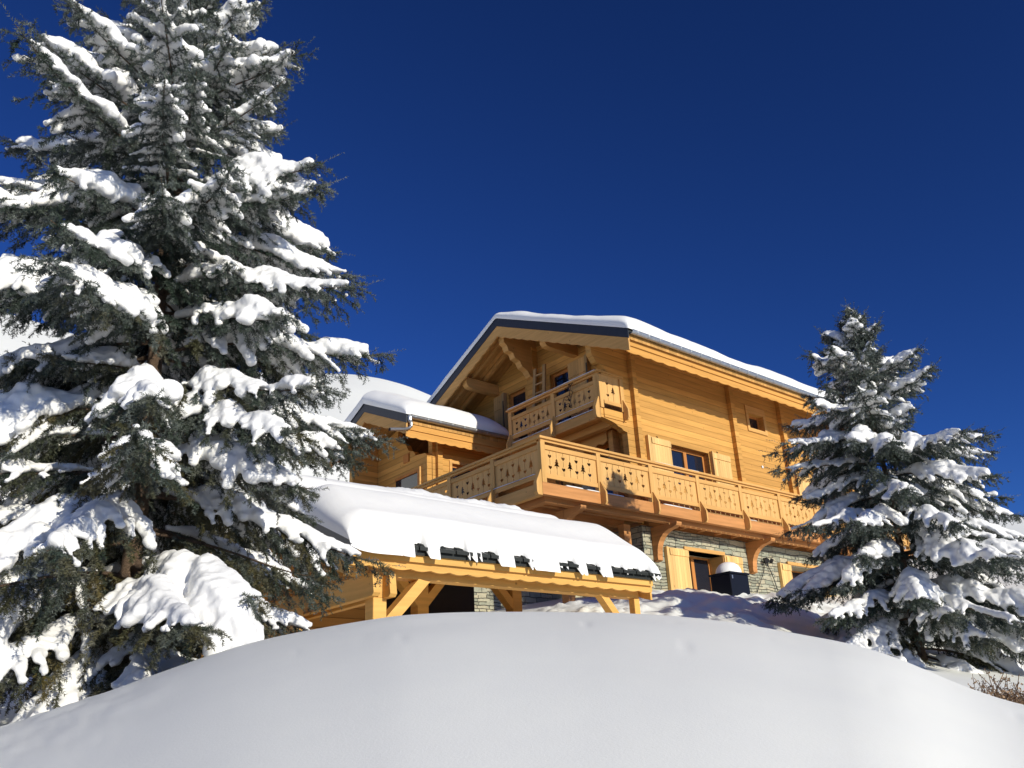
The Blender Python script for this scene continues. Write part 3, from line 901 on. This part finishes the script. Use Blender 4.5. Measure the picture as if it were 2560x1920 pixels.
# annex ---------------------------------------------------------------------
AY, AZ_, AS = 22.8, 10.13, .45
az_ = lambda y: AZ_ - AS * abs(y - AY)
def az_np(y): return AZ_ - AS * np.abs(np.asarray(y) - AY)
XA = 13.62; AW = 21.2
mb = MB()
wall_y(mb, 15.1, 17.66, AW, .2, 5.0, az_(AW) - .3, [(15.84, 16.8, 6.9, 8.08)])
mb.prism([(AW, 5.0), (AW, 8.22), (AW + .1, 8.3), (AW + .6, 8.36), (AW + .72, 8.52), (AW + 1.0, 8.62), (AW + 1.15, 8.86), (AW + 1.6, 9.1), (AY, 9.5), (24.4, 9.1), (24.4, 5.0)], 0, 14.9, 15.08)
mb.box(15.08, 18.0, 24.2, 24.4, 5, 9.2)
mb.box(13.95, 14.89, 24.0, 24.2, 3, 9.25)
annex = mb.build('annex', M['log_x'], chalet, label='low side wing left of the main gable')
MB().box(15.22, 15.4, AW - .13, AW - .003, 5.0, az_(AW) - .3).build('log_end_post', M['log_x'], annex)
mb = MB(); slab(mb, XA + .04, XG, .0, .12, 20.42, AY, 25.1, az_); ar = mb.build('roof', M['tile'], annex)
mb = MB(); slab(mb, XA + .05, XG, .125, .28, 20.46, AY, 25.05, az_); mb.build('soffit', M['soffit'], annex)
mb = MB(); slab(mb, XA, XA + .035, -.02, .27, 20.41, AY, 25.1, az_); mb.build('verge_trim', M['anthracite'], annex)
mb = MB(); barge(mb, az_, 20.43, AY, .275, .63, 7, .03, XA + .012, XA + .062); barge(mb, az_, 25.08, AY, .275, .63, 7, .03, XA + .012, XA + .062); mb.build('bargeboard', M['trim'], annex)
mb = MB(); fascia(mb, XA + .07, 18.0, 20.53, .035, 8.39, 8.64, 12, .03); mb.box(XA + .07, 18.0, 20.49, 20.526, 8.62, 8.85); mb.build('fascia_board', M['fascia'], annex)
gutter('gutter', XA + .06, 17.95, 20.36, 9.0, .085, annex)
mb = MB()
mb.tube([(13.72, 20.36, 8.99), (13.72, 20.36, 8.86), (13.76, 20.36, 8.78), (13.76, 20.36, 8.68), (13.68, 20.36, 8.6), (13.5, 20.34, 8.53), (12.98, 20.3, 8.42)], [.075, .07, .05, .048, .048, .048, .048], 10, False)
mb.build('downpipe', M['zinc'], annex)
roof_snow('snow_cover', annex, XA - .03, 17.55, az_np, 20.36, 25.1, .5, .5, .09, 11, 120, 130)
w = window_y(15.84, 16.8, 6.9, 8.08, AW, .12, False, annex)
mb = MB()
for a, b, c, d in ((15.74, 15.835, 6.8, 8.17), (16.805, 16.9, 6.8, 8.17), (15.836, 16.804, 8.085, 8.17)): mb.box(a, b, AW - .03, AW - .003, c, d)
mb.build('casing', M['trim'], w)
mb = MB(); mb.box(14.84, 14.897, 21.55, 22.9, 7.78, 7.86); mb.box(14.84, 14.897, 21.55, 21.63, 6.5, 7.78); wf = mb.build('window', M['frame'], annex)
MB().box(14.88, 14.897, 21.64, 22.9, 6.5, 7.775).build('pane', M['glass'], wf)
MB().box(14.83, 14.897, 21.5, 21.545, 6.5, 7.92).build('casing', M['trim'], wf)
MB().box(14.86, 14.898, 22.15, 22.45, 8.25, 8.52).build('window', M['frame'], annex)

# ------------------------------------------------------------------ carport
cp = thing('carport', 'low open timber carport with thick snow on its roof in front of the chalet', 'carport', (9.1, 12.5, 1.4))
CY, CRY = 10.5, 14.0
cz = lambda y: 2.6 + .45 * (y - 10.42) if y < CRY else 2.6 + .45 * (CRY - 10.42) - .45 * (y - CRY)
def cz_np(y):
    y = np.asarray(y); return 2.6 + .45 * (CRY - 10.42) - .45 * np.abs(y - CRY)
CX0, CX1 = 6.05, 12.22
mb = MB(); slab(mb, CX0 + .03, CX1 - .02, .0, .09, 10.4, CRY, 17.0, cz); croof = mb.build('roof', M['tile'], cp)
mb = MB(); slab(mb, CX0 + .04, CX1 - .03, .093, .2, 10.44, CRY, 16.9, cz); mb.build('roof_boards', M['carport'], croof)
mb = MB()
for k in range(19):     # interlocking tile noses along the eaves
    x = CX0 + .1 + k * .325
    mb.prism([(10.33, cz(10.4) - .03), (10.33, cz(10.4) + .02), (10.7, cz(10.7) + .05), (10.7, cz(10.7) + .002)], 0, x, x + .3)
    mb.prism([(10.36, cz(10.4) + .02), (10.4, cz(10.4) + .075), (10.7, cz(10.7) + .09), (10.7, cz(10.7) + .05)], 0, x + .04, x + .16)
mb.build('eaves_tile', M['tile'], croof)
mb = MB(); slab(mb, CX0, CX0 + .03, -.02, .3, 10.4, CRY, 17.0, cz); mb.build('verge_trim', M['anthracite'], croof)
mb = MB(); barge(mb, cz, 10.53, CRY, .31, .5, 8, .03, CX0 + .012, CX0 + .06); mb.build('bargeboard', M['carport'], croof)
mb = MB(); barge(mb, cz, 10.53, CRY, .1, .5, 8, .03, CX1 - .03, CX1 + .015); mb.build('bargeboard', M['carport'], croof)
mb = MB(); fascia(mb, CX0, CX1, CY, .045, 2.295, 2.55, 18, .025); mb.box(CX0 + .002, CX1, CY - .018, CY - .003, 2.5, 2.585); mb.build('fascia_board', M['carport'], cp)
MB().box(CX0 + .2, CX1 - .08, 10.76, 10.96, 2.235, 2.5).build('eaves_beam', M['carport'], cp)
def cpost(x, y, zt, zb=.4, w=.2): MB().box(x - w / 2, x + w / 2, y, y + w, zb, zt).build('post', M['carport'], cp, bevel=.008)
cpost(6.73, 10.755, 1.94, .4, .22); MB().box(6.7, 6.82, 10.757, 10.95, 1.942, 2.233).build('post', M['carport'], cp)
cpost(12.08, 10.755, 2.233, .8, .14)
for x in (6.56, 6.83):
    MB().prism([(10.6, 2.25), (10.56, 1.97), (10.6, 1.93), (14.2, 1.93), (14.2, 2.25)], 0, x - .055, x + .055).build('tie_beam', M['carport'], cp)
cpost(11.55, 13.4, 3.6, .8, .24); cpost(9.3, 13.4, 3.6, .8, .24); cpost(6.5, 13.8, 3.9, .5, .24)
MB().box(CX0 + .3, CX1 - .1, 13.4, 13.6, 3.3, 3.6).build('ridge_beam', M['carport'], cp)
def brace(p, q, w=.14, h=.17): MB().beam(p, q, w, h, (0, -1, 0) if abs(p[1] - q[1]) < .01 else (0, 0, 1)).build('brace', M['carport'], cp)
brace((6.78, 10.86, 1.5), (7.62, 10.861, 2.36), .16, .2)
brace((12.0, 10.86, 1.45), (11.2, 10.861, 2.34), .13, .15)
brace((11.6, 13.5, 2.3), (10.5, 13.5, 3.4), .15, .19)
brace((9.3, 13.5, 2.3), (8.2, 13.5, 3.4), .15, .19); brace((9.3, 13.5, 2.3), (10.3, 13.5, 3.4), .15, .19)
mb = MB()
for x in (8.2, 9.8, 11.9): mb.beam((x, 10.7, cz(10.7) - .28), (x, CRY, cz(CRY) - .28), .12, .16)
mb.build('rafter', M['carport'], cp)
wall_ = MB(); wall_.box(5.5, 8.75, 14.25, 14.35, .5, 3.75); wall_.box(6.2, 6.3, 12.2, 14.3, .5, 2.0); wall_.build('plank_wall', wood('carport_plank', (.5, .27, .08), .18, 2, 3), cp)

MB().box(8.752, 11.15, 14.27, 14.36, .8, 3.95).build('shade_panel', plain('shade_black', (.014, .011, .009), .7), cp)  # near-black panel added in place of the deep shade at the carport's back

# carport snow with a ragged eaves edge
def carport_snow():
    nx, ny = 420, 150
    x0, x1 = CX0 - .02, CX1 + .1
    sx = np.linspace(0, 1, nx); s = np.linspace(0, 1, ny)
    X = x0 + (x1 - x0) * np.repeat(sx[:, None], ny, 1)
    lob = .78 + 1.5 * (vnoise(sx * 27 + .4, 8.1) - .5) + .7 * (vnoise(sx * 63, 2.1) - .5) + .45 * (vnoise(sx * 140, 4.4) - .5)
    lob = smooth(.18, .75, lob)
    yf = np.full(nx, 10.4)                                   # front edge
    tt = np.concatenate([1 - np.cos(np.linspace(0, np.pi / 2, 60)), 1 + np.linspace(.0, 1, ny - 59)[1:] * 1.0])
    # s in [0,1] rounded nose, >1 run up the roof
    Y = np.zeros_like(X); Z = np.zeros_like(X)
    e = .26
    yb = 16.9
    for j in range(ny):
        if j < 60:
            a = np.pi / 2 * j / 59
            k = np.sin(a); y = yf + e * (1 - np.cos(a)) + (.06 - .17 * lob) * (1 - k) ** .9
        else:
            q = (j - 59) / (ny - 60)
            y = (yf + e) + (yb - yf - e) * q ** 1.15; k = np.ones(nx)
        Y[:, j] = y
        d = np.clip(y - 10.3, 0, 9)
        h = .38 + .2 * smooth(.2, 1.3, d) - .27 * smooth(1.15, 1.95, d) + .17 * smooth(1.95, 2.45, d) - .22 * smooth(2.4, 2.95, d) + .16 * smooth(2.95, 3.6, d)
        h = h + .1 * fbm(X[:, j] * .5, y * .7, 1.0, 3)
        Z[:, j] = cz_np(np.clip(y, 10.4, None)) + .06 + h * k - np.clip(10.42 - y, 0, 1) * (1.0 + .6 * lob) * (1 - .8 * k)
        Z[:, j] += .03 * fbm(X[:, j] * 4, y * 4, 2.0, 3) * (1 - .75 * smooth(0, 45, np.full(nx, j)))
    # broken crust near the crest
    cr = smooth(12.6, 13.3, Y) * (1 - smooth(14.4, 15, Y)) * smooth(8.2, 9.4, X) * (1 - smooth(12.0, 12.3, X))
    Z += cr * (.24 * np.abs(fbm(X * 3.2, Y * 3.2, 3.0, 4)) + .12 * fbm(X * 1.1, Y * 1.1, 5.0, 2))
    rid = smooth(0, .9, np.abs(Y - CRY)); Z -= .08 * (1 - rid)
    # rounded side ends
    ex = np.clip(np.minimum(X - x0, x1 - X) / .34, 0, 1)
    kx = np.sqrt(np.clip(1 - (1 - ex) ** 2, 0, 1))
    base = cz_np(np.clip(Y, 10.4, None)) + .02 - np.clip(10.42 - Y, 0, 1) * .5
    Z = base + (Z - base) * kx
    X = X + np.where(X < 9, -1, 1) * .08 * np.sin(np.pi * kx) * (ex < 1)
    V = np.stack([X, Y, Z], -1).reshape(-1, 3)
    i = np.arange(nx - 1)[:, None]; j = np.arange(ny - 1)[None, :]
    F = np.stack([i * ny + j, (i + 1) * ny + j, (i + 1) * ny + j + 1, i * ny + j + 1], -1).reshape(-1, 4)
    link('snow_cover', np_mesh('snow_cover', V, F, M['snow'], True), croof)
carport_snow()

# ------------------------------------------------------------------ small things
# dark box with snow dome
bx = thing('storage_box', 'dark blue metal box topped with a dome of snow in front of the stone wall', 'box', (18.42, 13.3, 2.7))
mb = MB(); mb.box(18.05, 18.79, 13.0, 13.6, 2.4, 3.5); mb.build('body', M['bluebox'], bx, bevel=.01)
mb = MB(); mb.box(18.02, 18.82, 12.97, 13.63, 3.503, 3.55); mb.build('lid', M['bluebox'], bx, bevel=.008)
mb = MB(); mb.box(18.1, 18.14, 12.98, 12.996, 3.38, 3.46); mb.build('latch', M['zinc'], bx)
def dome(name, c, rx, ry, h, parent, seed=0):
    n, m_ = 36, 14
    V = []
    for i in range(m_):
        a = math.pi / 2 * i / (m_ - 1)
        for k in range(n):
            t = 2 * math.pi * k / n
            rr = 1 + .12 * float(fbm(math.cos(t) * 1.3 + seed, math.sin(t) * 1.3, a, 2))
            V.append((c[0] + rx * rr * math.cos(a) ** .8 * math.cos(t), c[1] + ry * rr * math.cos(a) ** .8 * math.sin(t), c[2] + h * math.sin(a)))
    F = [(i * n + k, i * n + (k + 1) % n, (i + 1) * n + (k + 1) % n, (i + 1) * n + k) for i in range(m_ - 1) for k in range(n)]
    return link(name, np_mesh(name, np.array(V), np.array(F), M['snow'], True), parent)
dome('snow_cap', (18.43, 13.3, 3.545), .36, .3, .3, bx)

# ladder on the upper balcony
ld = thing('ladder', 'short wooden ladder leaning on the gable wall behind the upper balcony rail', 'ladder', (17.6, 19.0, 8.31))
mb = MB()
A0, A1 = Vector((17.55, 19.28, 8.31)), Vector((17.8, 19.22, 11.05)); B0, B1 = Vector((17.55, 18.76, 8.31)), Vector((17.8, 18.78, 11.05))
ya = MB().beam(A0, A1, .12, .06, (1, 0, 0)); ya.build('stile', M['grey_wood'], ld)
MB().beam(B0, B1, .12, .06, (1, 0, 0)).build('stile', M['grey_wood'], ld)
for k in range(8):
    t = .1 + .115 * k
    p, q = A0.lerp(A1, t), B0.lerp(B1, t)
    MB().tube([p, q], .032, 6).build('rung', M['grey_wood'], ld)

# reindeer outline on the upper rail
mb = MB()
def rp(u, v): return (XU - .03, 16.78 - u, 8.98 + v)
K = lambda L: mb.tube([rp(*p) for p in L], .011, 5)
K([(-.16, .02), (-.2, -.1), (-.13, -.14), (-.17, -.3), (-.13, -.3), (-.07, -.14), (.06, -.14), (.12, -.3), (.16, -.3), (.13, -.12), (.15, .0), (.1, .1), (.0, .08), (-.1, .1), (-.16, .02)])
K([(.1, .1), (.12, .22), (.2, .2), (.25, .14), (.2, .1), (.15, .0)])
K([(.12, .22), (.06, .34), (-.06, .36)]); K([(.06, .34), (.1, .44)]); K([(.14, .22), (.16, .36), (.26, .42)]); K([(.16, .36), (.1, .46)])
K([(-.1, .02), (.0, -.03), (.08, .02), (.02, .06)])
tag(mb.build('reindeer_figure', M['iron'], None), 'dark outline reindeer figure fixed on the upper balcony railing', 'ornament')

# flood lamp with hanging cords
lp = thing('wall_lamp', 'black flood lamp with two long cords on the stone wall between the shutters', 'lamp', (23.06, YS, 4.62))
mb = MB(); mb.box(23.0, 23.12, YS - .06, YS - .002, 4.55, 4.7); mb.build('mount', M['black'], lp)
mb = MB(); mb.tube([(22.96, YS - .13, 4.62), (22.9, YS - .2, 4.58)], .075, 10); mb.tube([(23.15, YS - .13, 4.62), (23.2, YS - .2, 4.58)], .075, 10); mb.build('lamp_head', M['black'], lp)
mb = MB(); mb.tube([(23.03, YS - .05, 4.56), (22.75, YS - .06, 4.15), (22.45, YS - .05, 3.75), (22.2, YS - .05, 3.4)], .011, 5); mb.build('cord', M['black'], lp)
mb = MB(); mb.tube([(23.1, YS - .05, 4.56), (23.3, YS - .07, 4.1), (23.45, YS - .06, 3.7), (23.66, YS - .05, 3.3)], .014, 5); mb.build('cord', M['black'], lp)

# string lights along the lower balcony beam
mb = MB()
mb.tube([(19.1, YD - .012, 5.46), (24.5, YD - .012, 5.46), (XE, YD - .012, 5.46)], .005, 4)
for k in range(54):
    x = 17.9 + k * .22
    mb.tube([(x, YD - .014, 5.47), (x, YD - .014, 5.53)], .008, 4)
    mb.tube([(x + .08, YD + .27, 5.07), (x + .08, YD + .27, 5.03)], .007, 4)
tag(mb.build('string_lights', M['shutter'], None), 'string of tiny bulbs clipped along the lower balcony beam', 'lights')

# ------------------------------------------------------------------ spruces
crumble = bpy.data.textures.new('crumble', 'CLOUDS'); crumble.noise_scale = .09; crumble.noise_depth = 3
ICO = None
def ico1():
    global ICO
    if ICO is None:
        bm = bmesh.new(); bmesh.ops.create_icosphere(bm, subdivisions=1, radius=1.0)
        bm.verts.ensure_lookup_table()
        ICO = (np.array([v.co[:] for v in bm.verts], np.float32), np.array([[v.index for v in f.verts] for f in bm.faces], np.int32))
        bm.free()
    return ICO

def unit(v): return v / np.maximum(np.linalg.norm(v, axis=-1, keepdims=True), 1e-9)

def spruce(label, base, top_z, radius, elev, whorl, seed, sec_gap, step, shoot_len, nn, nlen, nwid, voxel, snow_r, z_low, warm_h, skew=0.0, bare=(0, 0)):
    rng = np.random.default_rng(seed)
    bx_, by_, bz_ = base
    H = top_z - bz_
    root = thing('spruce_tree', label, 'tree', base); root['group'] = 'snow-laden spruces beside the chalet'
    wood = MB()
    # trunk
    r0 = .0085 * H + .02
    zs = np.linspace(bz_ - .3, top_z, 26)
    tr = MB()
    lean = [(bx_ + .03 * math.sin(z * 1.3 + seed), by_ + .03 * math.cos(z * 1.1 + seed), z) for z in zs]
    tr.tube(lean, [max(.012, r0 * (1 - (z - bz_) / H) ** .8 * (1.25 if z < bz_ + .2 else 1)) for z in zs], 14)
    tr.build('trunk', M['bark'], root, True)
    SH_P, SH_D, SH_L, SH_F, SH_W, SH_R = [], [], [], [], [], []
    SN = []      # snow blobs x y z r rz
    def shoot(p, d, L, frost, warm, rad):
        SH_P.append(p); SH_D.append(d); SH_L.append(L); SH_F.append(frost); SH_W.append(warm); SH_R.append(rad)
    up = np.array([0, 0, 1.])
    z = z_low
    wi = 0
    while z < top_z - .12:
        h = (z - bz_) / H
        nb = 6
        a0 = rng.random() * 6.28
        for b in range(nb):
            az = a0 + 6.283 * b / nb + rng.normal(0, .22)
            zb = z + rng.uniform(-.5, .5) * whorl
            hb = (zb - bz_) / H
            L = radius(hb) * rng.uniform(.76, 1.1) * (1.0 + skew * min(1, hb * 1.6) * math.cos(az - 2.443))
            if rng.random() < .2 and hb > .3: L *= .5
            if L < .12: continue
            e0 = elev(hb) + rng.normal(0, .09)
            load = rng.uniform(.6, 1.1) if rng.random() < .92 else .08
            if abs(((az + 1.87 + math.pi) % (2 * math.pi)) - math.pi) < .6 and bare[0] < zb < bare[1]: continue
            n = 14
            seg = L / (n - 1)
            p = np.array([bx_, by_, min(zb, top_z - .05)])
            pts = [p]
            ang = e0
            a_ = az
            droop = (.55 + .45 * load) * (.55 if hb < .6 else .25)
            for i in range(1, n):
                t = i / (n - 1)
                ang = e0 - droop * math.sin(math.pi * min(1, t * 1.15) * .5) + .75 * max(0, t - .62) ** 1.3 * (1.6 if hb > .3 else 1.1)
                a_ += rng.normal(0, .035)
                d = np.array([math.cos(a_) * math.cos(ang), math.sin(a_) * math.cos(ang), math.sin(ang)])
                p = p + d * seg
                pts.append(p)
            pts = np.array(pts)
            rw = .0075 * L + .005
            wood.tube([tuple(q) for q in pts], [max(.004, rw * (1 - .9 * k / (n - 1))) for k in range(n)], 5)
            tdir = unit(np.gradient(pts, axis=0))
            # secondaries
            ns = max(4, int(L / sec_gap))
            inner = .06 if hb > .45 else .14
            for s in range(ns):
                t = inner + (1 - inner) * (s + rng.random() * .6) / ns
                if t > .985: continue
                fi = t * (n - 1); i0 = int(fi); fr = fi - i0
                q = pts[i0] * (1 - fr) + pts[min(i0 + 1, n - 1)] * fr
                ax = tdir[i0]
                side = unit(np.cross(ax, up))
                rl = (.36 * (1 - t) ** .75 + .07) * min(L, 2.1) * rng.uniform(.7, 1.15)
                fan = [(-1, False), (1, False), (rng.choice([-1, 1]), True)]
                if rng.random() < .45: fan.append((rng.choice([-1, 1]), True))
                for sg, hang in fan:
                    a = rng.uniform(.7, 1.0) * (1.05 - .45 * t)
                    if hang:
                        d = unit(ax * .3 + side * sg * rng.uniform(.1, .6) - up * rng.uniform(.6, 1.1)); ls = min(rl * .85, .36) * rng.uniform(.6, 1.15)
                    else:
                        d = unit(ax * math.cos(a) + side * sg * math.sin(a) - up * rng.uniform(.02, .3)); ls = rl
                    m_ = max(2, int(ls / step))
                    sp = q.copy()
                    lst = [sp]
                    warm = frost = 0.0
                    if hb < warm_h: warm = np.clip(rng.normal(.7 * (1 - hb / warm_h) * (1.25 - t * .8), .25), 0, 1)
                    frost = np.clip(rng.normal(.01 + .1 * hb + .05 * t, .05), .0, .4) * (1 - .7 * warm)
                    for k in range(m_):
                        d = unit(d - up * (.06 if hang else .13) * (1 if t < .85 else .2) + rng.normal(0, .05, 3))
                        nx_ = sp + d * (ls / m_)
                        shoot(sp, d, ls / m_ * 1.2, frost, warm, 1.0)
                        sd = unit(np.cross(d, up) + 1e-6)
                        tap = shoot_len * (1 - .35 * k / m_)
                        for sg2 in (-1, 1):
                            if rng.random() < .12: continue
                            dd = unit(d * .8 + sd * sg2 * rng.uniform(.5, .9) - up * rng.uniform(-.05, .6))
                            shoot(sp + (nx_ - sp) * rng.random(), dd, tap * rng.uniform(.7, 1.25), np.clip(frost + rng.normal(.03, .05), 0, .5), warm, 1.0)
                        if not hang and rng.random() < .8:
                            dd = unit(d * .35 + rng.normal(0, .3, 3) - up * rng.uniform(.7, 1.0))
                            shoot(sp + (nx_ - sp) * rng.random(), dd, tap * rng.uniform(.8, 1.5), np.clip(frost + rng.normal(-.01, .04), 0, .5), warm, 1.0)
                        sp = nx_; lst.append(sp)
                    # snow fingers
                    if not hang and load > .2 and t > .18:
                        wgt = load * math.sin(math.pi * np.clip((t - .1) / .84, 0, 1) ** .85) ** .6 * (.4 + 1.15 * float(vnoise(t * L * 3.6 + az * 7, zb * 5.0)))
                        far = .82 if rng.random() < .6 else .5
                        for k in range(len(lst) - 1):
                            u = k / max(1, m_)
                            if u > far: break
                            r = snow_r * wgt * (1.0 - .58 * u) * min(1.0, .45 + L / 2.4) * rng.uniform(.8, 1.2)
                            if r < voxel * 1.35: continue
                            for f in (.0, .5):
                                c = lst[k] * (1 - f) + lst[k + 1] * f
                                SN.append((*(c + up * (r * .85 + .012) + rng.normal(0, .1, 3) * r), r, r * .82))
            # ridge of snow over the bough
            if load > .2:
                for k in range(int(L / (snow_r * .45))):
                    t = .14 + .8 * k / (L / (snow_r * .45))
                    if t > .93: break
                    fi = t * (n - 1); i0 = int(fi); q = pts[i0] + (pts[min(i0 + 1, n - 1)] - pts[i0]) * (fi - i0)
                    lump = .45 + 1.1 * float(vnoise(t * L * 3.6 + az * 7, zb * 5.0))
                    r = snow_r * 1.05 * load * lump * math.sin(math.pi * np.clip((t - .06) / .94, 0, 1)) ** .55 * min(1.0, .45 + L / 2.4)
                    if r < voxel * 1.3: continue
                    SN.append((*(q + up * (r * .8 + .015)), r, r * .9))
            # terminal shoots, bare of snow
            tipd = tdir[-1]
            fr_ = np.clip(.13 + rng.normal(0, .08), 0, .6)
            kL = max(1, int(L * .3 / .09))
            for k in range(5):
                i0 = n - 1 - k
                if i0 < 1: break
                shoot(pts[i0 - 1], unit(pts[i0] - pts[i0 - 1]), seg * 1.1, fr_, .0, 1.1)
            shoot(pts[-1], unit(tipd + up * .12), shoot_len * rng.uniform(1.4, 2.2), fr_, .1, .95)
            for sg in (-1, 1):
                shoot(pts[-2], unit(tipd * .8 + sg * unit(np.cross(tipd, up)) * .7 + up * .1), shoot_len * rng.uniform(1.1, 1.6), fr_, .05, 1.1)
        z += whorl * rng.uniform(.85, 1.15) * (1.0 if h < .7 else .8)
        wi += 1
    # leader
    for k in range(6):
        shoot(np.array([bx_, by_, top_z - .5 + k * .1]), np.array([.05, .02, 1.]), .14, .3, 0, 1.0)
    SH_P, SH_D = np.array(SH_P), unit(np.array(SH_D)); SH_L, SH_F, SH_W, SH_R = map(np.array, (SH_L, SH_F, SH_W, SH_R))
    N = len(SH_P)
    # needles
    ref = np.where(np.abs(SH_D[:, 2:3]) < .9, up[None], np.array([[1., 0, 0]]))
    A = unit(np.cross(SH_D, ref)); B = np.cross(SH_D, A)
    tq = (np.arange(nn)[None] + rng.random((N, nn))) / nn
    ps = rng.random((N, nn)) * 6.283
    rad = A[:, None] * np.cos(ps)[..., None] + B[:, None] * np.sin(ps)[..., None]
    bp = SH_P[:, None] + SH_D[:, None] * (tq * SH_L[:, None])[..., None]
    til = rng.uniform(.8, 1.15, (N, nn))[..., None]
    nd = unit(rad * til + SH_D[:, None] * (1.2 - til * .65))
    nl = nlen * rng.uniform(.75, 1.15, (N, nn)) * SH_R[:, None] * (1.05 - .35 * tq ** 2)
    tip = bp + nd * nl[..., None]
    wd = unit(np.cross(nd, rad + rng.normal(0, .4, rad.shape))) * (nwid * .5)
    V = np.stack([bp - wd, bp + wd, tip + wd * .35], 2).reshape(-1, 3)
    F = np.arange(len(V), dtype=np.int32).reshape(-1, 3)
    me = np_mesh('crown', V, F, M['needle'])
    fa = me.attributes.new('frost', 'FLOAT', 'POINT'); fa.data.foreach_set('value', np.repeat(np.clip(SH_F, 0, 1), nn * 3).astype(np.float32))
    wa = me.attributes.new('warm', 'FLOAT', 'POINT'); wa.data.foreach_set('value', np.repeat(np.clip(SH_W, 0, 1), nn * 3).astype(np.float32))
    crown = link('crown', me, root)
    wood.build('branches', M['bark'], crown, True)
    # snow
    S = np.array(SN, np.float32)
    iv, if_ = ico1()
    V = (S[:, None, :3] + iv[None] * np.stack([S[:, 3], S[:, 3], S[:, 4]], -1)[:, None]).reshape(-1, 3)
    F = (if_[None] + (np.arange(len(S)) * len(iv))[:, None, None]).reshape(-1, 3)
    me = np_mesh('snow_load', V, F, M['snow_tree'], True)
    so = link('snow_load', me, root)
    md = so.modifiers.new('remesh', 'REMESH'); md.mode = 'VOXEL'; md.voxel_size = voxel; md.use_smooth_shade = True
    ms = so.modifiers.new('smooth', 'SMOOTH'); ms.factor = .5; ms.iterations = 5
    dm = so.modifiers.new('crumble', 'DISPLACE'); dm.texture = crumble; dm.strength = .045; dm.mid_level = .5; dm.texture_coords = 'LOCAL'
    print('spruce', label, 'shoots', N, 'needles', N * nn, 'snow blobs', len(S))
    return root

def rad_l(h):      # left tree: base z .42 .. top 9.9
    return float(np.interp(h, [0, .07, .25, .35, .46, .52, .61, .71, .82, .92, 1], [2.2, 2.4, 2.45, 2.48, 2.36, 2.16, 1.8, 1.45, .92, .36, .1]))
def el_l(h):
    return float(np.interp(h, [0, .15, .4, .6, .8, 1], [-.12, .0, .12, .36, .72, 1.1]))
spruce('tall broad snow-laden spruce with frosted needles overhanging the left end of the carport', (2.5, 8.12, .42), 9.35, rad_l, el_l, .28, 11,
       .165, .1, .11, 26, .034, .008, .02, .118, .8, .38, .1, (2.2, 2.95))
def rad_r(h):
    return float(np.interp(h, [0, .08, .2, .44, .6, .68, .8, .86, .93, 1], [2.5, 2.85, 2.7, 2.25, 2.0, 1.7, 1.2, .8, .42, .1]))
def el_r(h):
    return float(np.interp(h, [0, .15, .4, .6, .8, 1], [-.05, .05, .1, .25, .5, 1.0]))
spruce('smaller pointed snow-laden spruce covering the far end of the chalet facade', (16.22, 7.8, .85), 7.95, rad_r, el_r, .3, 23,
       .2, .125, .135, 18, .042, .014, .027, .13, 1.15, .12)

# ------------------------------------------------------------------ dry shrubs by the mound
def shrub(x, y, h, w, seed, label):
    rng = np.random.default_rng(seed)
    z0 = float(ground_h(x, y)) - .05
    st = MB()
    leafV = []
    for k in range(80):
        a = rng.random() * 6.28; r = w * math.sqrt(rng.random())
        p = Vector((x + .3 * r * math.cos(a), y + .3 * r * math.sin(a), z0))
        tall = rng.random() < .14
        q = Vector((x + r * math.cos(a), y + r * math.sin(a), z0 + h * (rng.uniform(.35, .8) if not tall else rng.uniform(1.0, 1.45))))
        mid = p.lerp(q, .5) + Vector((rng.normal(0, .03), rng.normal(0, .03), .04))
        st.tube([p, mid, q], [.005, .004, .0025], 4)
        for i in range(15 if not tall else 16):
            t = rng.uniform(.3, 1.0)
            c = np.array(p.lerp(mid, t * 2) if t < .5 else mid.lerp(q, t * 2 - 1)) + rng.normal(0, .035 if not tall else .012, 3)
            u = unit(rng.normal(0, 1, 3)); v = unit(np.cross(u, rng.normal(0, 1, 3)))
            s = rng.uniform(.006, .016)
            leafV += [c - u * s, c + v * s * .6, c + u * s, c - v * s * .6]
    root = thing('shrub', label, 'shrub', (x, y, z0)); root['group'] = 'dry shrubs by the snow mound'
    V = np.array(leafV)
    link('foliage', np_mesh('foliage', V, np.arange(len(V)).reshape(-1, 4), M['dryleaf']), root)
    st.build('stem', M['drystem'], root)
    return root
M['dryleaf'] = plain('dry_leaf', (.3, .2, .12), .8, 0, .1, .7, 22)
M['drystem'] = plain('dry_stem', (.16, .1, .06), .8)
for q, (az, r, h, w, lab) in enumerate([(22.6, 8.9, .26, .26, 'low brown dry shrub at the edge of the snow mound under the small spruce'),
                                        (20.9, 9.3, .36, .36, 'taller dead shrub with thin seed stalks beside the lower shrub by the mound')]):
    shrub(r * math.cos(R_(az)), r * math.sin(R_(az)), h, w, 40 + q, lab)
